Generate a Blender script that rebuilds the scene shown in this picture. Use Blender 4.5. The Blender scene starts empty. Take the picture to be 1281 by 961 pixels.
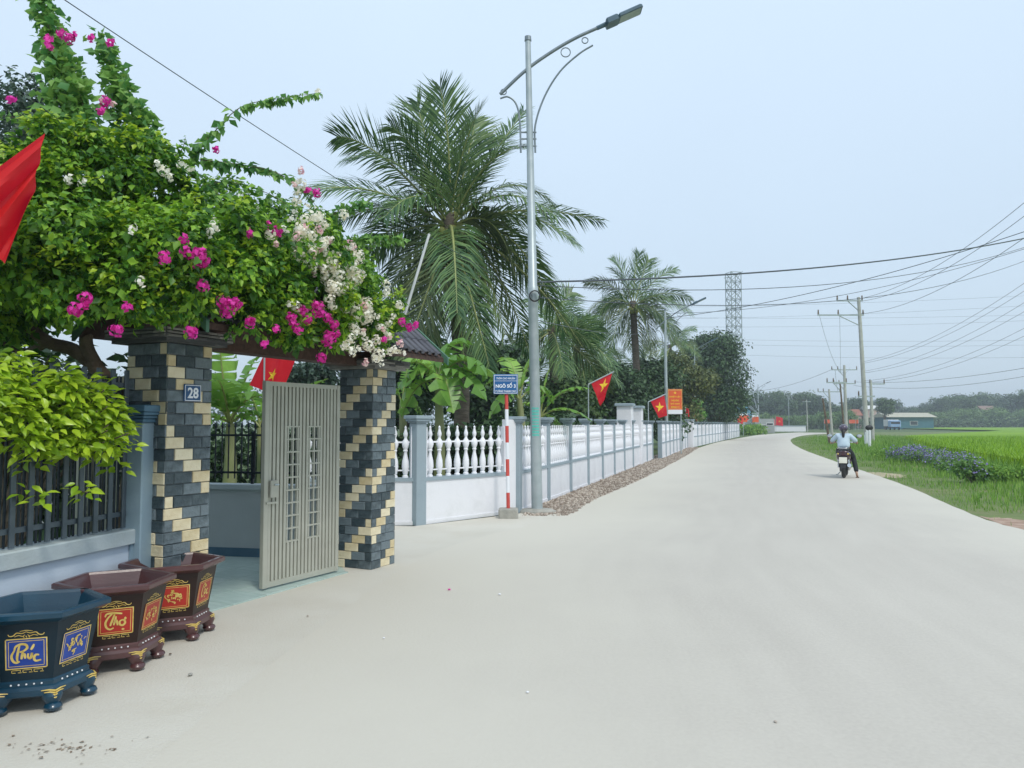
import bpy, math, random
import numpy as np
from mathutils import Vector, Matrix, noise as mnoise

# ------------------------------------------------------------------ camera, world, sun, exposure
scene = bpy.context.scene
C = bpy.context.scene.collection
F = 960.0
CAMH = 1.55
PITCH = math.atan(49.5 / F)
cam_d = bpy.data.cameras.new("camera")
cam = bpy.data.objects.new("camera", cam_d)
C.objects.link(cam)
cam.location = (0, 0, CAMH)
cam.rotation_euler = (math.pi / 2 + PITCH, 0, 0)
cam_d.sensor_width = 36
cam_d.lens = F / 1281 * 36
cam_d.clip_start = 0.05
cam_d.clip_end = 3000
scene.camera = cam

SUN_EL, SUN_AZ = math.radians(52), math.radians(150)   # azimuth measured clockwise from +Y
world = bpy.data.worlds.new("World")
scene.world = world
world.use_nodes = True
wn, wl = world.node_tree.nodes, world.node_tree.links
wn.clear()
w_out = wn.new("ShaderNodeOutputWorld")
w_bg = wn.new("ShaderNodeBackground")
w_bg.inputs["Strength"].default_value = 0.1
sky = wn.new("ShaderNodeTexSky")
sky.sky_type = 'NISHITA'
sky.sun_disc = False
sky.sun_elevation = SUN_EL
sky.sun_rotation = SUN_AZ
sky.dust_density = 3.0
tc = wn.new("ShaderNodeTexCoord")
sep = wn.new("ShaderNodeSeparateXYZ")
wl.new(tc.outputs["Generated"], sep.inputs[0])
ramp = wn.new("ShaderNodeValToRGB")                 # thin overcast veil, paler blue higher up
ramp.color_ramp.elements[0].position = 0.0
ramp.color_ramp.elements[0].color = (0.55, 0.665, 0.755, 1)
ramp.color_ramp.elements[1].position = 0.55
ramp.color_ramp.elements[1].color = (0.625, 0.765, 0.92, 1)
e = ramp.color_ramp.elements.new(0.22)
e.color = (0.57, 0.70, 0.835, 1)
wl.new(sep.outputs["Z"], ramp.inputs[0])
cn = wn.new("ShaderNodeTexNoise")
cn.inputs["Scale"].default_value = 1.6
cn.inputs["Detail"].default_value = 3
wl.new(tc.outputs["Generated"], cn.inputs["Vector"])
cr = wn.new("ShaderNodeMapRange")
cr.inputs["To Min"].default_value = 9.25
cr.inputs["To Max"].default_value = 10.45
wl.new(cn.outputs[0], cr.inputs["Value"])
vm = wn.new("ShaderNodeVectorMath"); vm.operation = 'SCALE'
wl.new(ramp.outputs[0], vm.inputs[0]); wl.new(cr.outputs[0], vm.inputs["Scale"])
mx = wn.new("ShaderNodeMix"); mx.data_type = 'RGBA'
mx.inputs[0].default_value = 0.9
wl.new(sky.outputs[0], mx.inputs[6]); wl.new(vm.outputs[0], mx.inputs[7])
wl.new(mx.outputs[2], w_bg.inputs["Color"]); wl.new(w_bg.outputs[0], w_out.inputs[0])

sd = bpy.data.lights.new("sun", 'SUN')
sd.energy = 1.5
sd.angle = math.radians(10)
sd.color = (1.0, 0.96, 0.88)
sun = bpy.data.objects.new("sun", sd)
C.objects.link(sun)
sdir = Vector((math.sin(SUN_AZ) * math.cos(SUN_EL), math.cos(SUN_AZ) * math.cos(SUN_EL), math.sin(SUN_EL)))
sun.rotation_euler = sdir.to_track_quat('Z', 'Y').to_euler()
sun.location = (5, -5, 30)
scene.view_settings.view_transform = 'Standard'
scene.view_settings.look = 'None'
scene.view_settings.exposure = 0.33
scene.view_settings.gamma = 1
scene.cycles.use_denoising = True
scene.cycles.max_bounces = 8
scene.cycles.transparent_max_bounces = 8
scene.cycles.volume_bounces = 0
HAZE = 0.0010

rng = np.random.default_rng(7)
R = random.Random(11)
ORD = ['first', 'second', 'third', 'fourth', 'fifth', 'sixth', 'seventh', 'eighth', 'ninth', 'tenth', 'eleventh', 'twelfth', 'thirteenth', 'fourteenth', 'fifteenth', 'sixteenth']
PI = math.pi


# ------------------------------------------------------------------ where things stand (photograph 1281 x 961)
def ray(px, py):
    x, y = (px - 640.5) / F, (480.5 - py) / F
    return np.array([x, math.cos(PITCH) - y * math.sin(PITCH), math.sin(PITCH) + y * math.cos(PITCH)])


def G(px, py, z=0.0):
    d = ray(px, py)
    t = (z - CAMH) / d[2]
    return np.array([d[0] * t, d[1] * t, z])


def P(px, py, Y):
    d = ray(px, py)
    t = Y / d[1]
    return np.array([d[0] * t, Y, CAMH + d[2] * t])


# ------------------------------------------------------------------ mesh builder
class MB:
    def __init__(s):
        s.v, s.f, s.n = [], [], 0

    def add(s, verts, faces):
        verts = np.asarray(verts, dtype=float).reshape(-1, 3)
        s.v.append(verts)
        k = s.n
        s.f.extend([tuple(i + k for i in f) for f in faces])
        s.n += len(verts)
        return s

    def box(s, lo, hi, M=None):
        x0, y0, z0 = lo; x1, y1, z1 = hi
        v = np.array([(x0, y0, z0), (x1, y0, z0), (x1, y1, z0), (x0, y1, z0), (x0, y0, z1), (x1, y0, z1), (x1, y1, z1), (x0, y1, z1)], float)
        if M is not None: v = tr(M, v)
        return s.add(v, [(0, 3, 2, 1), (4, 5, 6, 7), (0, 1, 5, 4), (1, 2, 6, 5), (2, 3, 7, 6), (3, 0, 4, 7)])

    def bbox(s, lo, hi, b=0.006, M=None):
        """box with chamfered vertical and top edges"""
        x0, y0, z0 = lo; x1, y1, z1 = hi
        rings = []
        for z, i in ((z0, 0), (z1 - b, 0), (z1, b)):
            a = b
            rings.append([(x0 + i + (a if not i else a * .4), y0 + i, z), (x1 - i - (a if not i else a * .4), y0 + i, z), (x1 - i, y0 + i + a, z), (x1 - i, y1 - i - a, z),
                          (x1 - i - a, y1 - i, z), (x0 + i + a, y1 - i, z), (x0 + i, y1 - i - a, z), (x0 + i, y0 + i + a, z)])
        v = np.array(rings, float).reshape(-1, 3)
        if M is not None: v = tr(M, v)
        f = []
        for r in range(2):
            for i in range(8):
                j = (i + 1) % 8
                f.append((r * 8 + i, r * 8 + j, r * 8 + 8 + j, r * 8 + 8 + i))
        f.append(tuple(range(7, -1, -1))); f.append(tuple(range(16, 24)))
        return s.add(v, f)

    def tube(s, pts, rad, n=8, cap=True, M=None):
        pts = np.asarray(pts, float)
        m = len(pts)
        rad = np.full(m, rad) if np.isscalar(rad) else np.asarray(rad, float)
        if len(rad) != m: rad = np.interp(np.linspace(0, 1, m), np.linspace(0, 1, len(rad)), rad)
        t = np.gradient(pts, axis=0)
        t /= np.linalg.norm(t, axis=1)[:, None] + 1e-9
        up = np.array([0, 0, 1.0]) if abs(t[0][2]) < 0.9 else np.array([1.0, 0, 0])
        a = np.cross(t[0], up); a /= np.linalg.norm(a)
        ang = np.linspace(0, 2 * PI, n, endpoint=False)
        V = []
        for i in range(m):
            a = a - t[i] * np.dot(a, t[i]); a /= np.linalg.norm(a) + 1e-9
            b = np.cross(t[i], a)
            V.append(pts[i] + rad[i] * (np.cos(ang)[:, None] * a + np.sin(ang)[:, None] * b))
        V = np.concatenate(V)
        if M is not None: V = tr(M, V)
        f = []
        for i in range(m - 1):
            for j in range(n):
                k = (j + 1) % n
                f.append((i * n + j, i * n + k, (i + 1) * n + k, (i + 1) * n + j))
        if cap:
            f.append(tuple(range(n - 1, -1, -1))); f.append(tuple(range((m - 1) * n, m * n)))
        return s.add(V, f)

    def lathe(s, prof, n=12, M=None, rot=0.0, cap=True, sx=1, sy=1):
        """prof: list of (radius, z)"""
        ang = np.linspace(0, 2 * PI, n, endpoint=False) + rot
        V = np.concatenate([np.stack([r * np.cos(ang) * sx, r * np.sin(ang) * sy, np.full(n, z)], 1) for r, z in prof])
        if M is not None: V = tr(M, V)
        f = []
        for i in range(len(prof) - 1):
            for j in range(n):
                k = (j + 1) % n
                f.append((i * n + j, i * n + k, (i + 1) * n + k, (i + 1) * n + j))
        if cap:
            f.append(tuple(range(n - 1, -1, -1)))
            f.append(tuple(range((len(prof) - 1) * n, len(prof) * n)))
        return s.add(V, f)

    def ball(s, c, r, n=10, sc=(1, 1, 1), M=None):
        prof = [(max(1e-4, math.sin(t) * r), -math.cos(t) * r) for t in np.linspace(0, PI, n // 2 + 2)]
        T = Matrix.Translation(Vector(c)) @ Matrix.Diagonal((*sc, 1))
        if M is not None: T = M @ T
        return s.lathe(prof, n, T, cap=False)

    def ribbon(s, pts2, w, frame, off=0.0):
        """flat stroke of width w on plane frame=(origin, ux, uy, normal)"""
        o, ux, uy, nn = [np.asarray(q, float) for q in frame]
        p = np.asarray(pts2, float)
        t = np.gradient(p, axis=0); t /= np.linalg.norm(t, axis=1)[:, None] + 1e-9
        nrm = np.stack([-t[:, 1], t[:, 0]], 1)
        m = len(p)
        ww = w * (0.55 + 0.45 * np.sin(np.linspace(0.25, PI - 0.2, m)))[:, None]
        a, b = p + nrm * ww / 2, p - nrm * ww / 2
        V = [o + q[0] * ux + q[1] * uy + nn * off for q in a] + [o + q[0] * ux + q[1] * uy + nn * off for q in b]
        return s.add(V, [(i, m + i, m + i + 1, i + 1) for i in range(m - 1)])

    def poly(s, pts, z=None):
        v = [(p[0], p[1], z if z is not None else p[2]) for p in pts]
        return s.add(v, [tuple(range(len(v)))])

    def build(s, name, m, parent=None, world=False, smooth=False, link=True):
        V = np.concatenate(s.v) if s.v else np.zeros((0, 3))
        if world and parent is not None:
            root = parent
            while root.parent is not None: root = root.parent
            M = (Matrix.Translation(root.location) @ root.rotation_euler.to_matrix().to_4x4()).inverted()
            V = tr(M, V)
        me = bpy.data.meshes.new(name)
        me.from_pydata([tuple(x) for x in V], [], s.f)
        me.materials.append(m)
        if smooth:
            me.polygons.foreach_set("use_smooth", [True] * len(me.polygons))
            try: me.set_sharp_from_angle(angle=math.radians(40))
            except Exception: pass
        o = bpy.data.objects.new(name, me)
        if link: C.objects.link(o)
        if parent is not None: o.parent = parent
        return o


def tr(M, v):
    A = np.array(M)
    return v @ A[:3, :3].T + A[:3, 3]


def T(x, y, z): return Matrix.Translation((x, y, z))
def RZ(a): return Matrix.Rotation(a, 4, 'Z')
def RX(a): return Matrix.Rotation(a, 4, 'X')
def RY(a): return Matrix.Rotation(a, 4, 'Y')


def tag(o, label=None, cat=None, group=None, kind=None):
    if label: o['label'] = label
    if cat: o['category'] = cat
    if group: o['group'] = group
    if kind: o['kind'] = kind
    return o


def thing(name, label, cat, loc=(0, 0, 0), rz=0.0, group=None):
    o = bpy.data.objects.new(name, None)
    C.objects.link(o)
    o.empty_display_size = 0.2
    o.location = tuple(float(q) for q in loc)
    o.rotation_euler = (0, 0, rz)
    return tag(o, label, cat, group)


KIDS = {}
def copy_tree(o, parent=None, **props):
    c = o.copy()
    C.objects.link(c)
    c.parent = parent
    for ch in [x for x in o.children]:
        copy_tree(ch, c)
    for k, v in props.items(): c[k] = v
    return c


def fast_mesh(name, V, tris, m, parent=None, smooth=False):
    me = bpy.data.meshes.new(name)
    nt = len(tris)
    me.vertices.add(len(V)); me.vertices.foreach_set("co", np.asarray(V, np.float32).ravel())
    me.loops.add(nt * 3); me.loops.foreach_set("vertex_index", np.asarray(tris, np.int32).ravel())
    me.polygons.add(nt)
    me.polygons.foreach_set("loop_start", np.arange(0, nt * 3, 3, dtype=np.int32))
    if smooth: me.polygons.foreach_set("use_smooth", np.ones(nt, bool))
    me.update(calc_edges=True)
    me.materials.append(m)
    o = bpy.data.objects.new(name, me)
    C.objects.link(o)
    if parent is not None: o.parent = parent
    return o


# ------------------------------------------------------------------ materials (procedural)
MATS = {}
def mat(name, c1, c2=None, rough=0.7, scale=6.0, bump=0.0, bscale=None, metal=0.0, spec=0.5, island=0.0, trans=0.0, detail=5.0, coat=0.0,
        stretch=None, c3=None, obj_rand=0.0, stain=None):
    if name in MATS: return MATS[name]
    m = bpy.data.materials.new(name)
    m.use_nodes = True
    n, l = m.node_tree.nodes, m.node_tree.links
    n.clear()
    out = n.new("ShaderNodeOutputMaterial")
    bs = n.new("ShaderNodeBsdfPrincipled")
    bs.inputs["Roughness"].default_value = rough
    bs.inputs["Metallic"].default_value = metal
    bs.inputs["Specular IOR Level"].default_value = spec
    bs.inputs["Coat Weight"].default_value = coat
    c2 = c2 or c1
    tcn = n.new("ShaderNodeTexCoord")
    vec = tcn.outputs["Object"]
    if stretch:
        mp = n.new("ShaderNodeMapping"); mp.inputs["Scale"].default_value = stretch
        l.new(vec, mp.inputs[0]); vec = mp.outputs[0]
    nz = n.new("ShaderNodeTexNoise")
    nz.inputs["Scale"].default_value = scale
    nz.inputs["Detail"].default_value = detail
    l.new(vec, nz.inputs["Vector"])
    rp = n.new("ShaderNodeValToRGB")
    rp.color_ramp.elements[0].position = 0.3; rp.color_ramp.elements[0].color = (*c1, 1)
    rp.color_ramp.elements[1].position = 0.7; rp.color_ramp.elements[1].color = (*c2, 1)
    if c3:
        ee = rp.color_ramp.elements.new(0.5); ee.color = (*c3, 1)
    fac = nz.outputs[0]
    if island:
        geo = n.new("ShaderNodeNewGeometry")
        a = n.new("ShaderNodeMath"); a.operation = 'MULTIPLY'; a.inputs[1].default_value = island
        l.new(geo.outputs["Random Per Island"], a.inputs[0])
        b = n.new("ShaderNodeMath"); b.operation = 'MULTIPLY'; b.inputs[1].default_value = 1 - island
        l.new(nz.outputs[0], b.inputs[0])
        s_ = n.new("ShaderNodeMath"); s_.operation = 'ADD'
        l.new(a.outputs[0], s_.inputs[0]); l.new(b.outputs[0], s_.inputs[1])
        fac = s_.outputs[0]
    if obj_rand:
        oi = n.new("ShaderNodeObjectInfo")
        a = n.new("ShaderNodeMath"); a.operation = 'MULTIPLY_ADD'
        a.inputs[1].default_value = obj_rand; 
        l.new(oi.outputs["Random"], a.inputs[0])
        b = n.new("ShaderNodeMath"); b.operation = 'MULTIPLY_ADD'; b.inputs[1].default_value = 1.0; b.inputs[2].default_value = -obj_rand / 2
        l.new(fac, b.inputs[0]); l.new(b.outputs[0], a.inputs[2])
        fac = a.outputs[0]
    l.new(fac, rp.inputs[0])
    col = rp.outputs[0]
    if stain:
        sc, amt, scol = stain
        n2 = n.new("ShaderNodeTexNoise"); n2.inputs["Scale"].default_value = sc; n2.inputs["Detail"].default_value = 8
        n2.inputs["Roughness"].default_value = 0.65
        l.new(tcn.outputs["Object"], n2.inputs["Vector"])
        mr = n.new("ShaderNodeMapRange"); mr.inputs["From Min"].default_value = 0.48; mr.inputs["From Max"].default_value = 0.72
        mr.inputs["To Max"].default_value = amt
        l.new(n2.outputs[0], mr.inputs["Value"])
        m2 = n.new("ShaderNodeMix"); m2.data_type = 'RGBA'
        l.new(mr.outputs[0], m2.inputs[0]); l.new(col, m2.inputs[6]); m2.inputs[7].default_value = (*scol, 1)
        col = m2.outputs[2]
    l.new(col, bs.inputs["Base Color"])
    if bump:
        bn = n.new("ShaderNodeTexNoise"); bn.inputs["Scale"].default_value = bscale or scale * 4; bn.inputs["Detail"].default_value = 6
        l.new(vec, bn.inputs["Vector"])
        bp = n.new("ShaderNodeBump"); bp.inputs["Strength"].default_value = bump; bp.inputs["Distance"].default_value = 0.02
        l.new(bn.outputs[0], bp.inputs["Height"]); l.new(bp.outputs[0], bs.inputs["Normal"])
    if trans:
        tl = n.new("ShaderNodeBsdfTranslucent")
        hs = n.new("ShaderNodeHueSaturation"); hs.inputs["Value"].default_value = 1.5; hs.inputs["Hue"].default_value = 0.49
        l.new(col, hs.inputs["Color"]); l.new(hs.outputs[0], tl.inputs[0])
        ms = n.new("ShaderNodeMixShader"); ms.inputs[0].default_value = trans
        l.new(bs.outputs[0], ms.inputs[1]); l.new(tl.outputs[0], ms.inputs[2]); l.new(ms.outputs[0], out.inputs[0])
    else:
        l.new(bs.outputs[0], out.inputs[0])
    MATS[name] = m
    return m


M_EARTH = mat("field_earth", (0.06, 0.10, 0.025), (0.10, 0.14, 0.04), 0.95, 0.5, 0.4, 30, c3=(0.075, 0.12, 0.03))
M_RICE = mat("rice", (0.14, 0.27, 0.008), (0.21, 0.36, 0.012), 0.8, 0.09, 0.5, 25, spec=0.2, stretch=(0.4, 1.6, 1))
M_RICEB = mat("rice_blades", (0.12, 0.25, 0.01), (0.24, 0.40, 0.015), 0.6, 0.3, island=0.6, trans=0.3, spec=0.2)
M_VERGE = mat("verge_soil", (0.10, 0.16, 0.04), (0.17, 0.21, 0.07), 0.95, 1.2, 0.5, 30, stain=(0.7, 0.5, (0.30, 0.22, 0.14)))
M_GRASS = mat("grass_blades", (0.09, 0.22, 0.03), (0.24, 0.40, 0.07), 0.6, 0.8, island=0.55, trans=0.3, spec=0.2)
M_WEED = mat("weed_leaves", (0.07, 0.18, 0.04), (0.18, 0.32, 0.07), 0.6, 2, island=0.6, trans=0.25)
M_APRON = mat("apron_concrete", (0.57, 0.54, 0.465), (0.63, 0.60, 0.525), 0.85, 0.8, 0.25, 60, spec=0.25, stain=(1.7, 0.3, (0.50, 0.44, 0.35)))
M_COURT = mat("court_tile", (0.34, 0.45, 0.41), (0.46, 0.56, 0.52), 0.45, 4, 0.1, 30, stretch=(1, 4, 1), obj_rand=0.25)
M_GRAVEL_BED = mat("gravel_bed", (0.24, 0.20, 0.16), (0.36, 0.31, 0.25), 0.95, 6, 0.8, 60)
M_GRAVEL = mat("gravel_stone", (0.24, 0.19, 0.15), (0.50, 0.43, 0.36), 0.9, 3, island=0.8)
M_TANSOIL = mat("tan_soil", (0.34, 0.30, 0.18), (0.50, 0.42, 0.28), 0.95, 4, 0.6, 60)
M_REDSOIL = mat("red_soil", (0.30, 0.19, 0.13), (0.48, 0.35, 0.27), 0.95, 5, 0.6, 60)
M_WHITE = mat("white_paint", (0.77, 0.77, 0.80), (0.82, 0.82, 0.84), 0.6, 2.5, 0.08, 40, spec=0.3, stain=(2.6, 0.32, (0.52, 0.53, 0.54)))
M_WHITEB = mat("white_baluster", (0.82, 0.82, 0.86), (0.87, 0.87, 0.90), 0.5, 4)
M_GREY = mat("grey_paint", (0.27, 0.34, 0.38), (0.33, 0.40, 0.44), 0.6, 3, 0.1, 40, stain=(3, 0.35, (0.2, 0.25, 0.28)))
M_PALEBLUE = mat("pale_blue_wall", (0.52, 0.60, 0.70), (0.58, 0.66, 0.75), 0.65, 2, 0.1, 50, stain=(2.5, 0.25, (0.42, 0.5, 0.58)))
M_BLUEGREY = mat("blue_grey_trim", (0.22, 0.31, 0.38), (0.27, 0.37, 0.43), 0.5, 3, 0.1, 40)
M_DEEPBLUE = mat("deep_blue_trim", (0.06, 0.14, 0.21), (0.09, 0.18, 0.26), 0.5, 5, 0.1, 40)
M_COPING = mat("coping", (0.40, 0.47, 0.50), (0.50, 0.56, 0.57), 0.7, 4, 0.15, 50, stain=(3, 0.4, (0.33, 0.36, 0.33)))
M_FENCE = mat("fence_slat", (0.075, 0.10, 0.12), (0.11, 0.14, 0.16), 0.45, 6, metal=0.3)
M_IRON = mat("black_iron", (0.012, 0.02, 0.03), (0.02, 0.03, 0.04), 0.4, 6, metal=0.3)
M_GATE = mat("gate_paint", (0.42, 0.42, 0.355), (0.48, 0.48, 0.41), 0.4, 5, metal=0.2, spec=0.5)
M_SLATE = mat("slate_tile", (0.035, 0.055, 0.065), (0.15, 0.19, 0.21), 0.38, 9, 0.45, 45, c3=(0.065, 0.092, 0.105), obj_rand=0.55, spec=0.5)
M_CREAM = mat("cream_tile", (0.62, 0.50, 0.28), (0.80, 0.71, 0.50), 0.5, 9, 0.35, 45, obj_rand=0.35)
M_GROUT = mat("grout", (0.12, 0.14, 0.15), (0.2, 0.21, 0.21), 0.9, 12)
M_LEDGE = mat("ledge_stone", (0.07, 0.075, 0.08), (0.30, 0.29, 0.27), 0.7, 5, 0.4, 40, stretch=(1, 1, 3), obj_rand=0.6)
M_ROOF = mat("roof_tile", (0.035, 0.035, 0.045), (0.10, 0.10, 0.12), 0.45, 6, 0.2, 40, obj_rand=0.35)
M_WOOD = mat("dark_timber", (0.05, 0.025, 0.018), (0.10, 0.055, 0.04), 0.7, 4, stretch=(1, 8, 8))
M_GREENTRIM = mat("mossy_trim", (0.05, 0.13, 0.09), (0.10, 0.22, 0.14), 0.6, 6)
M_BARK = mat("bark", (0.09, 0.065, 0.045), (0.22, 0.17, 0.12), 0.9, 8, 0.8, 30)
M_PALMBARK = mat("palm_bark", (0.07, 0.055, 0.04), (0.16, 0.135, 0.10), 0.9, 5, 0.8, 20, stretch=(1, 1, 5))
M_BOUG = mat("bougainvillea_leaf", (0.022, 0.10, 0.012), (0.30, 0.52, 0.04), 0.45, 2.2, island=0.4, trans=0.28, c3=(0.10, 0.25, 0.022), spec=0.4)
M_SHOOT = mat("shoot_leaf", (0.08, 0.24, 0.06), (0.26, 0.46, 0.10), 0.5, 2.5, island=0.5, trans=0.3)
M_LIME = mat("lime_leaf", (0.22, 0.38, 0.02), (0.44, 0.60, 0.04), 0.35, 3, island=0.5, trans=0.25, obj_rand=0.4, spec=0.5)
M_MAGENTA = mat("magenta_bract", (0.52, 0.012, 0.24), (0.80, 0.05, 0.45), 0.6, 12, island=0.7, trans=0.3, obj_rand=0.3)
M_WBRACT = mat("white_bract", (0.78, 0.74, 0.58), (0.90, 0.88, 0.80), 0.6, 12, island=0.7, trans=0.25)
M_PINKB = mat("pale_pink_bract", (0.75, 0.40, 0.50), (0.85, 0.66, 0.62), 0.6, 12, island=0.7, trans=0.25)
M_PALM = mat("palm_leaflet", (0.035, 0.10, 0.03), (0.16, 0.26, 0.08), 0.42, 1.2, island=0.5, trans=0.15, spec=0.5)
M_PALM2 = mat("old_palm_leaflet", (0.055, 0.09, 0.03), (0.16, 0.21, 0.07), 0.5, 1.2, island=0.5, trans=0.15)
M_RACHIS = mat("palm_rachis", (0.20, 0.24, 0.08), (0.34, 0.36, 0.12), 0.5, 3)
M_BANANA = mat("banana_leaf", (0.15, 0.33, 0.045), (0.32, 0.54, 0.10), 0.38, 2.0, 0.2, 30, trans=0.3, spec=0.5, obj_rand=0.4, c3=(0.14, 0.30, 0.05))
M_BSTEM = mat("banana_stem", (0.16, 0.20, 0.07), (0.30, 0.30, 0.14), 0.6, 5, stretch=(1, 1, 0.3))
M_DARKLEAF = mat("dark_tree_leaf", (0.02, 0.055, 0.022), (0.07, 0.14, 0.045), 0.55, 0.5, island=0.5, trans=0.12)
M_MIDLEAF = mat("mid_tree_leaf", (0.035, 0.085, 0.025), (0.12, 0.20, 0.06), 0.55, 0.5, island=0.5, trans=0.15)
M_OLIVE = mat("olive_tree_leaf", (0.06, 0.09, 0.02), (0.17, 0.20, 0.06), 0.55, 0.5, island=0.5, trans=0.15)
M_STEEL = mat("galvanised_steel", (0.36, 0.42, 0.43), (0.46, 0.51, 0.52), 0.45, 5, metal=0.35)
M_DSTEEL = mat("lamp_arm_steel", (0.17, 0.21, 0.23), (0.24, 0.28, 0.30), 0.45, 5, metal=0.4)
M_LAMPHEAD = mat("lamp_head", (0.05, 0.10, 0.14), (0.08, 0.14, 0.18), 0.4, 5)
M_LAMPGLASS = mat("lamp_lens", (0.32, 0.38, 0.40), (0.40, 0.45, 0.47), 0.2, 20)
M_CONCRETE = mat("pole_concrete", (0.38, 0.38, 0.35), (0.50, 0.50, 0.46), 0.85, 3, 0.3, 40)
M_FOOTING = mat("footing", (0.28, 0.28, 0.25), (0.42, 0.40, 0.35), 0.9, 6, 0.6, 30)
M_WIRE = mat("cable", (0.06, 0.075, 0.09), (0.08, 0.095, 0.11), 0.6)
M_RED = mat("flag_red", (0.62, 0.008, 0.012), (0.74, 0.02, 0.02), 0.65, 4, trans=0.25)
M_YELLOW = mat("flag_yellow", (0.85, 0.55, 0.02), (0.9, 0.6, 0.03), 0.6, 4)
M_POSTRED = mat("post_red", (0.55, 0.06, 0.05), (0.62, 0.09, 0.07), 0.5, 5)
M_SIGNBLUE = mat("sign_blue", (0.015, 0.10, 0.28), (0.02, 0.13, 0.33), 0.35, 5)
M_NUMBLUE = mat("number_plate_blue", (0.012, 0.06, 0.17), (0.018, 0.08, 0.2), 0.3, 5)
M_SIGNWHITE = mat("sign_white", (0.80, 0.82, 0.85), (0.85, 0.87, 0.9), 0.4, 5)
M_ORANGE = mat("board_orange", (0.70, 0.09, 0.025), (0.78, 0.13, 0.03), 0.5, 5)
M_TEAL = mat("sticker_teal", (0.10, 0.50, 0.42), (0.16, 0.58, 0.48), 0.5, 5)
M_POTBLUE = mat("pot_blue", (0.003, 0.028, 0.055), (0.005, 0.050, 0.090), 0.3, 4, 0.05, 60, coat=0.2)
M_POTDARKB = mat('pot_dark_blue', (0.004, 0.018, 0.030), (0.006, 0.022, 0.036), 0.4, 4, 0.05, 60, spec=.35)
M_POTDARKR = mat('pot_dark_brown', (0.022, 0.010, 0.008), (0.030, 0.013, 0.010), 0.4, 4, 0.05, 60, spec=.35)
M_POTINBLUE = MATS["pot_blue"]
M_POTRED = mat("pot_maroon", (0.06, 0.022, 0.022), (0.10, 0.04, 0.042), 0.32, 4, 0.05, 60, coat=0.3)
M_GOLD = mat("gold_paint", (0.62, 0.42, 0.08), (0.80, 0.62, 0.20), 0.4, 30)
M_PANELBLUE = mat("panel_blue", (0.01, 0.045, 0.30), (0.015, 0.07, 0.38), 0.35, 8)
M_PANELRED = mat("panel_red", (0.42, 0.02, 0.012), (0.52, 0.03, 0.02), 0.35, 8)
M_HOLESHADE = mat("pot_hole_dark", (0.015, 0.018, 0.02), (0.03, 0.03, 0.03), 0.8, 10)
M_SHIRT = mat("pale_shirt", (0.48, 0.60, 0.70), (0.58, 0.70, 0.78), 0.8, 8, 0.3, 14)
M_TROUSER = mat("black_trousers", (0.012, 0.014, 0.018), (0.025, 0.027, 0.03), 0.8, 8)
M_SKIN = mat("skin", (0.42, 0.26, 0.18), (0.48, 0.30, 0.21), 0.6, 8)
M_HAIR = mat("black_hair", (0.01, 0.01, 0.012), (0.02, 0.018, 0.018), 0.4, 30)
M_HELMET = mat("plum_helmet", (0.06, 0.045, 0.08), (0.09, 0.07, 0.11), 0.25, 8, coat=0.5)
M_SCOOTER = mat("plum_bodywork", (0.045, 0.015, 0.025), (0.07, 0.025, 0.04), 0.2, 5, coat=0.6)
M_BLACK = mat("black_plastic", (0.015, 0.015, 0.017), (0.025, 0.025, 0.028), 0.5, 8)
M_CHROME = mat("chrome", (0.6, 0.62, 0.64), (0.7, 0.71, 0.73), 0.15, 5, metal=0.9)
M_TAIL = mat("tail_light_lens", (0.35, 0.02, 0.03), (0.42, 0.03, 0.04), 0.2, 5)
M_PLATE = mat("number_plate", (0.70, 0.68, 0.58), (0.76, 0.74, 0.64), 0.5, 5)
M_SHED = mat("shed_wall", (0.03, 0.13, 0.18), (0.045, 0.17, 0.22), 0.6, 1)
M_SHEDROOF = mat("shed_roof", (0.42, 0.40, 0.30), (0.5, 0.47, 0.36), 0.6, 1)
M_PINK = mat("house_pink", (0.50, 0.36, 0.32), (0.58, 0.43, 0.38), 0.8, 0.6)
M_HWHITE = mat("house_white", (0.62, 0.62, 0.60), (0.70, 0.70, 0.68), 0.8, 0.6)
M_HGREY = mat("rough_grey_render", (0.30, 0.32, 0.32), (0.40, 0.42, 0.41), 0.9, 0.5)
M_RTILE = mat("red_roof", (0.28, 0.09, 0.05), (0.36, 0.14, 0.08), 0.7, 2)
M_HROOF = mat("faded_red_roof", (0.22, 0.15, 0.12), (0.30, 0.2, 0.16), 0.8, 2)
M_GLASS = mat("window_glass", (0.03, 0.04, 0.05), (0.05, 0.06, 0.07), 0.1, 2)
M_TBLUE = mat("truck_blue", (0.25, 0.40, 0.62), (0.30, 0.46, 0.68), 0.4, 2)
M_PURPLE = mat("purple_bloom", (0.16, 0.13, 0.36), (0.30, 0.26, 0.52), 0.6, 8, island=0.7)
M_PIPE = mat("pale_pipe", (0.5, 0.52, 0.52), (0.6, 0.6, 0.6), 0.5, 5)
M_PYLON = mat("pylon_steel", (0.30, 0.35, 0.37), (0.36, 0.41, 0.43), 0.6, 2)
M_COCONUT = mat("coconut", (0.14, 0.18, 0.03), (0.24, 0.24, 0.06), 0.5, 6)

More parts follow.
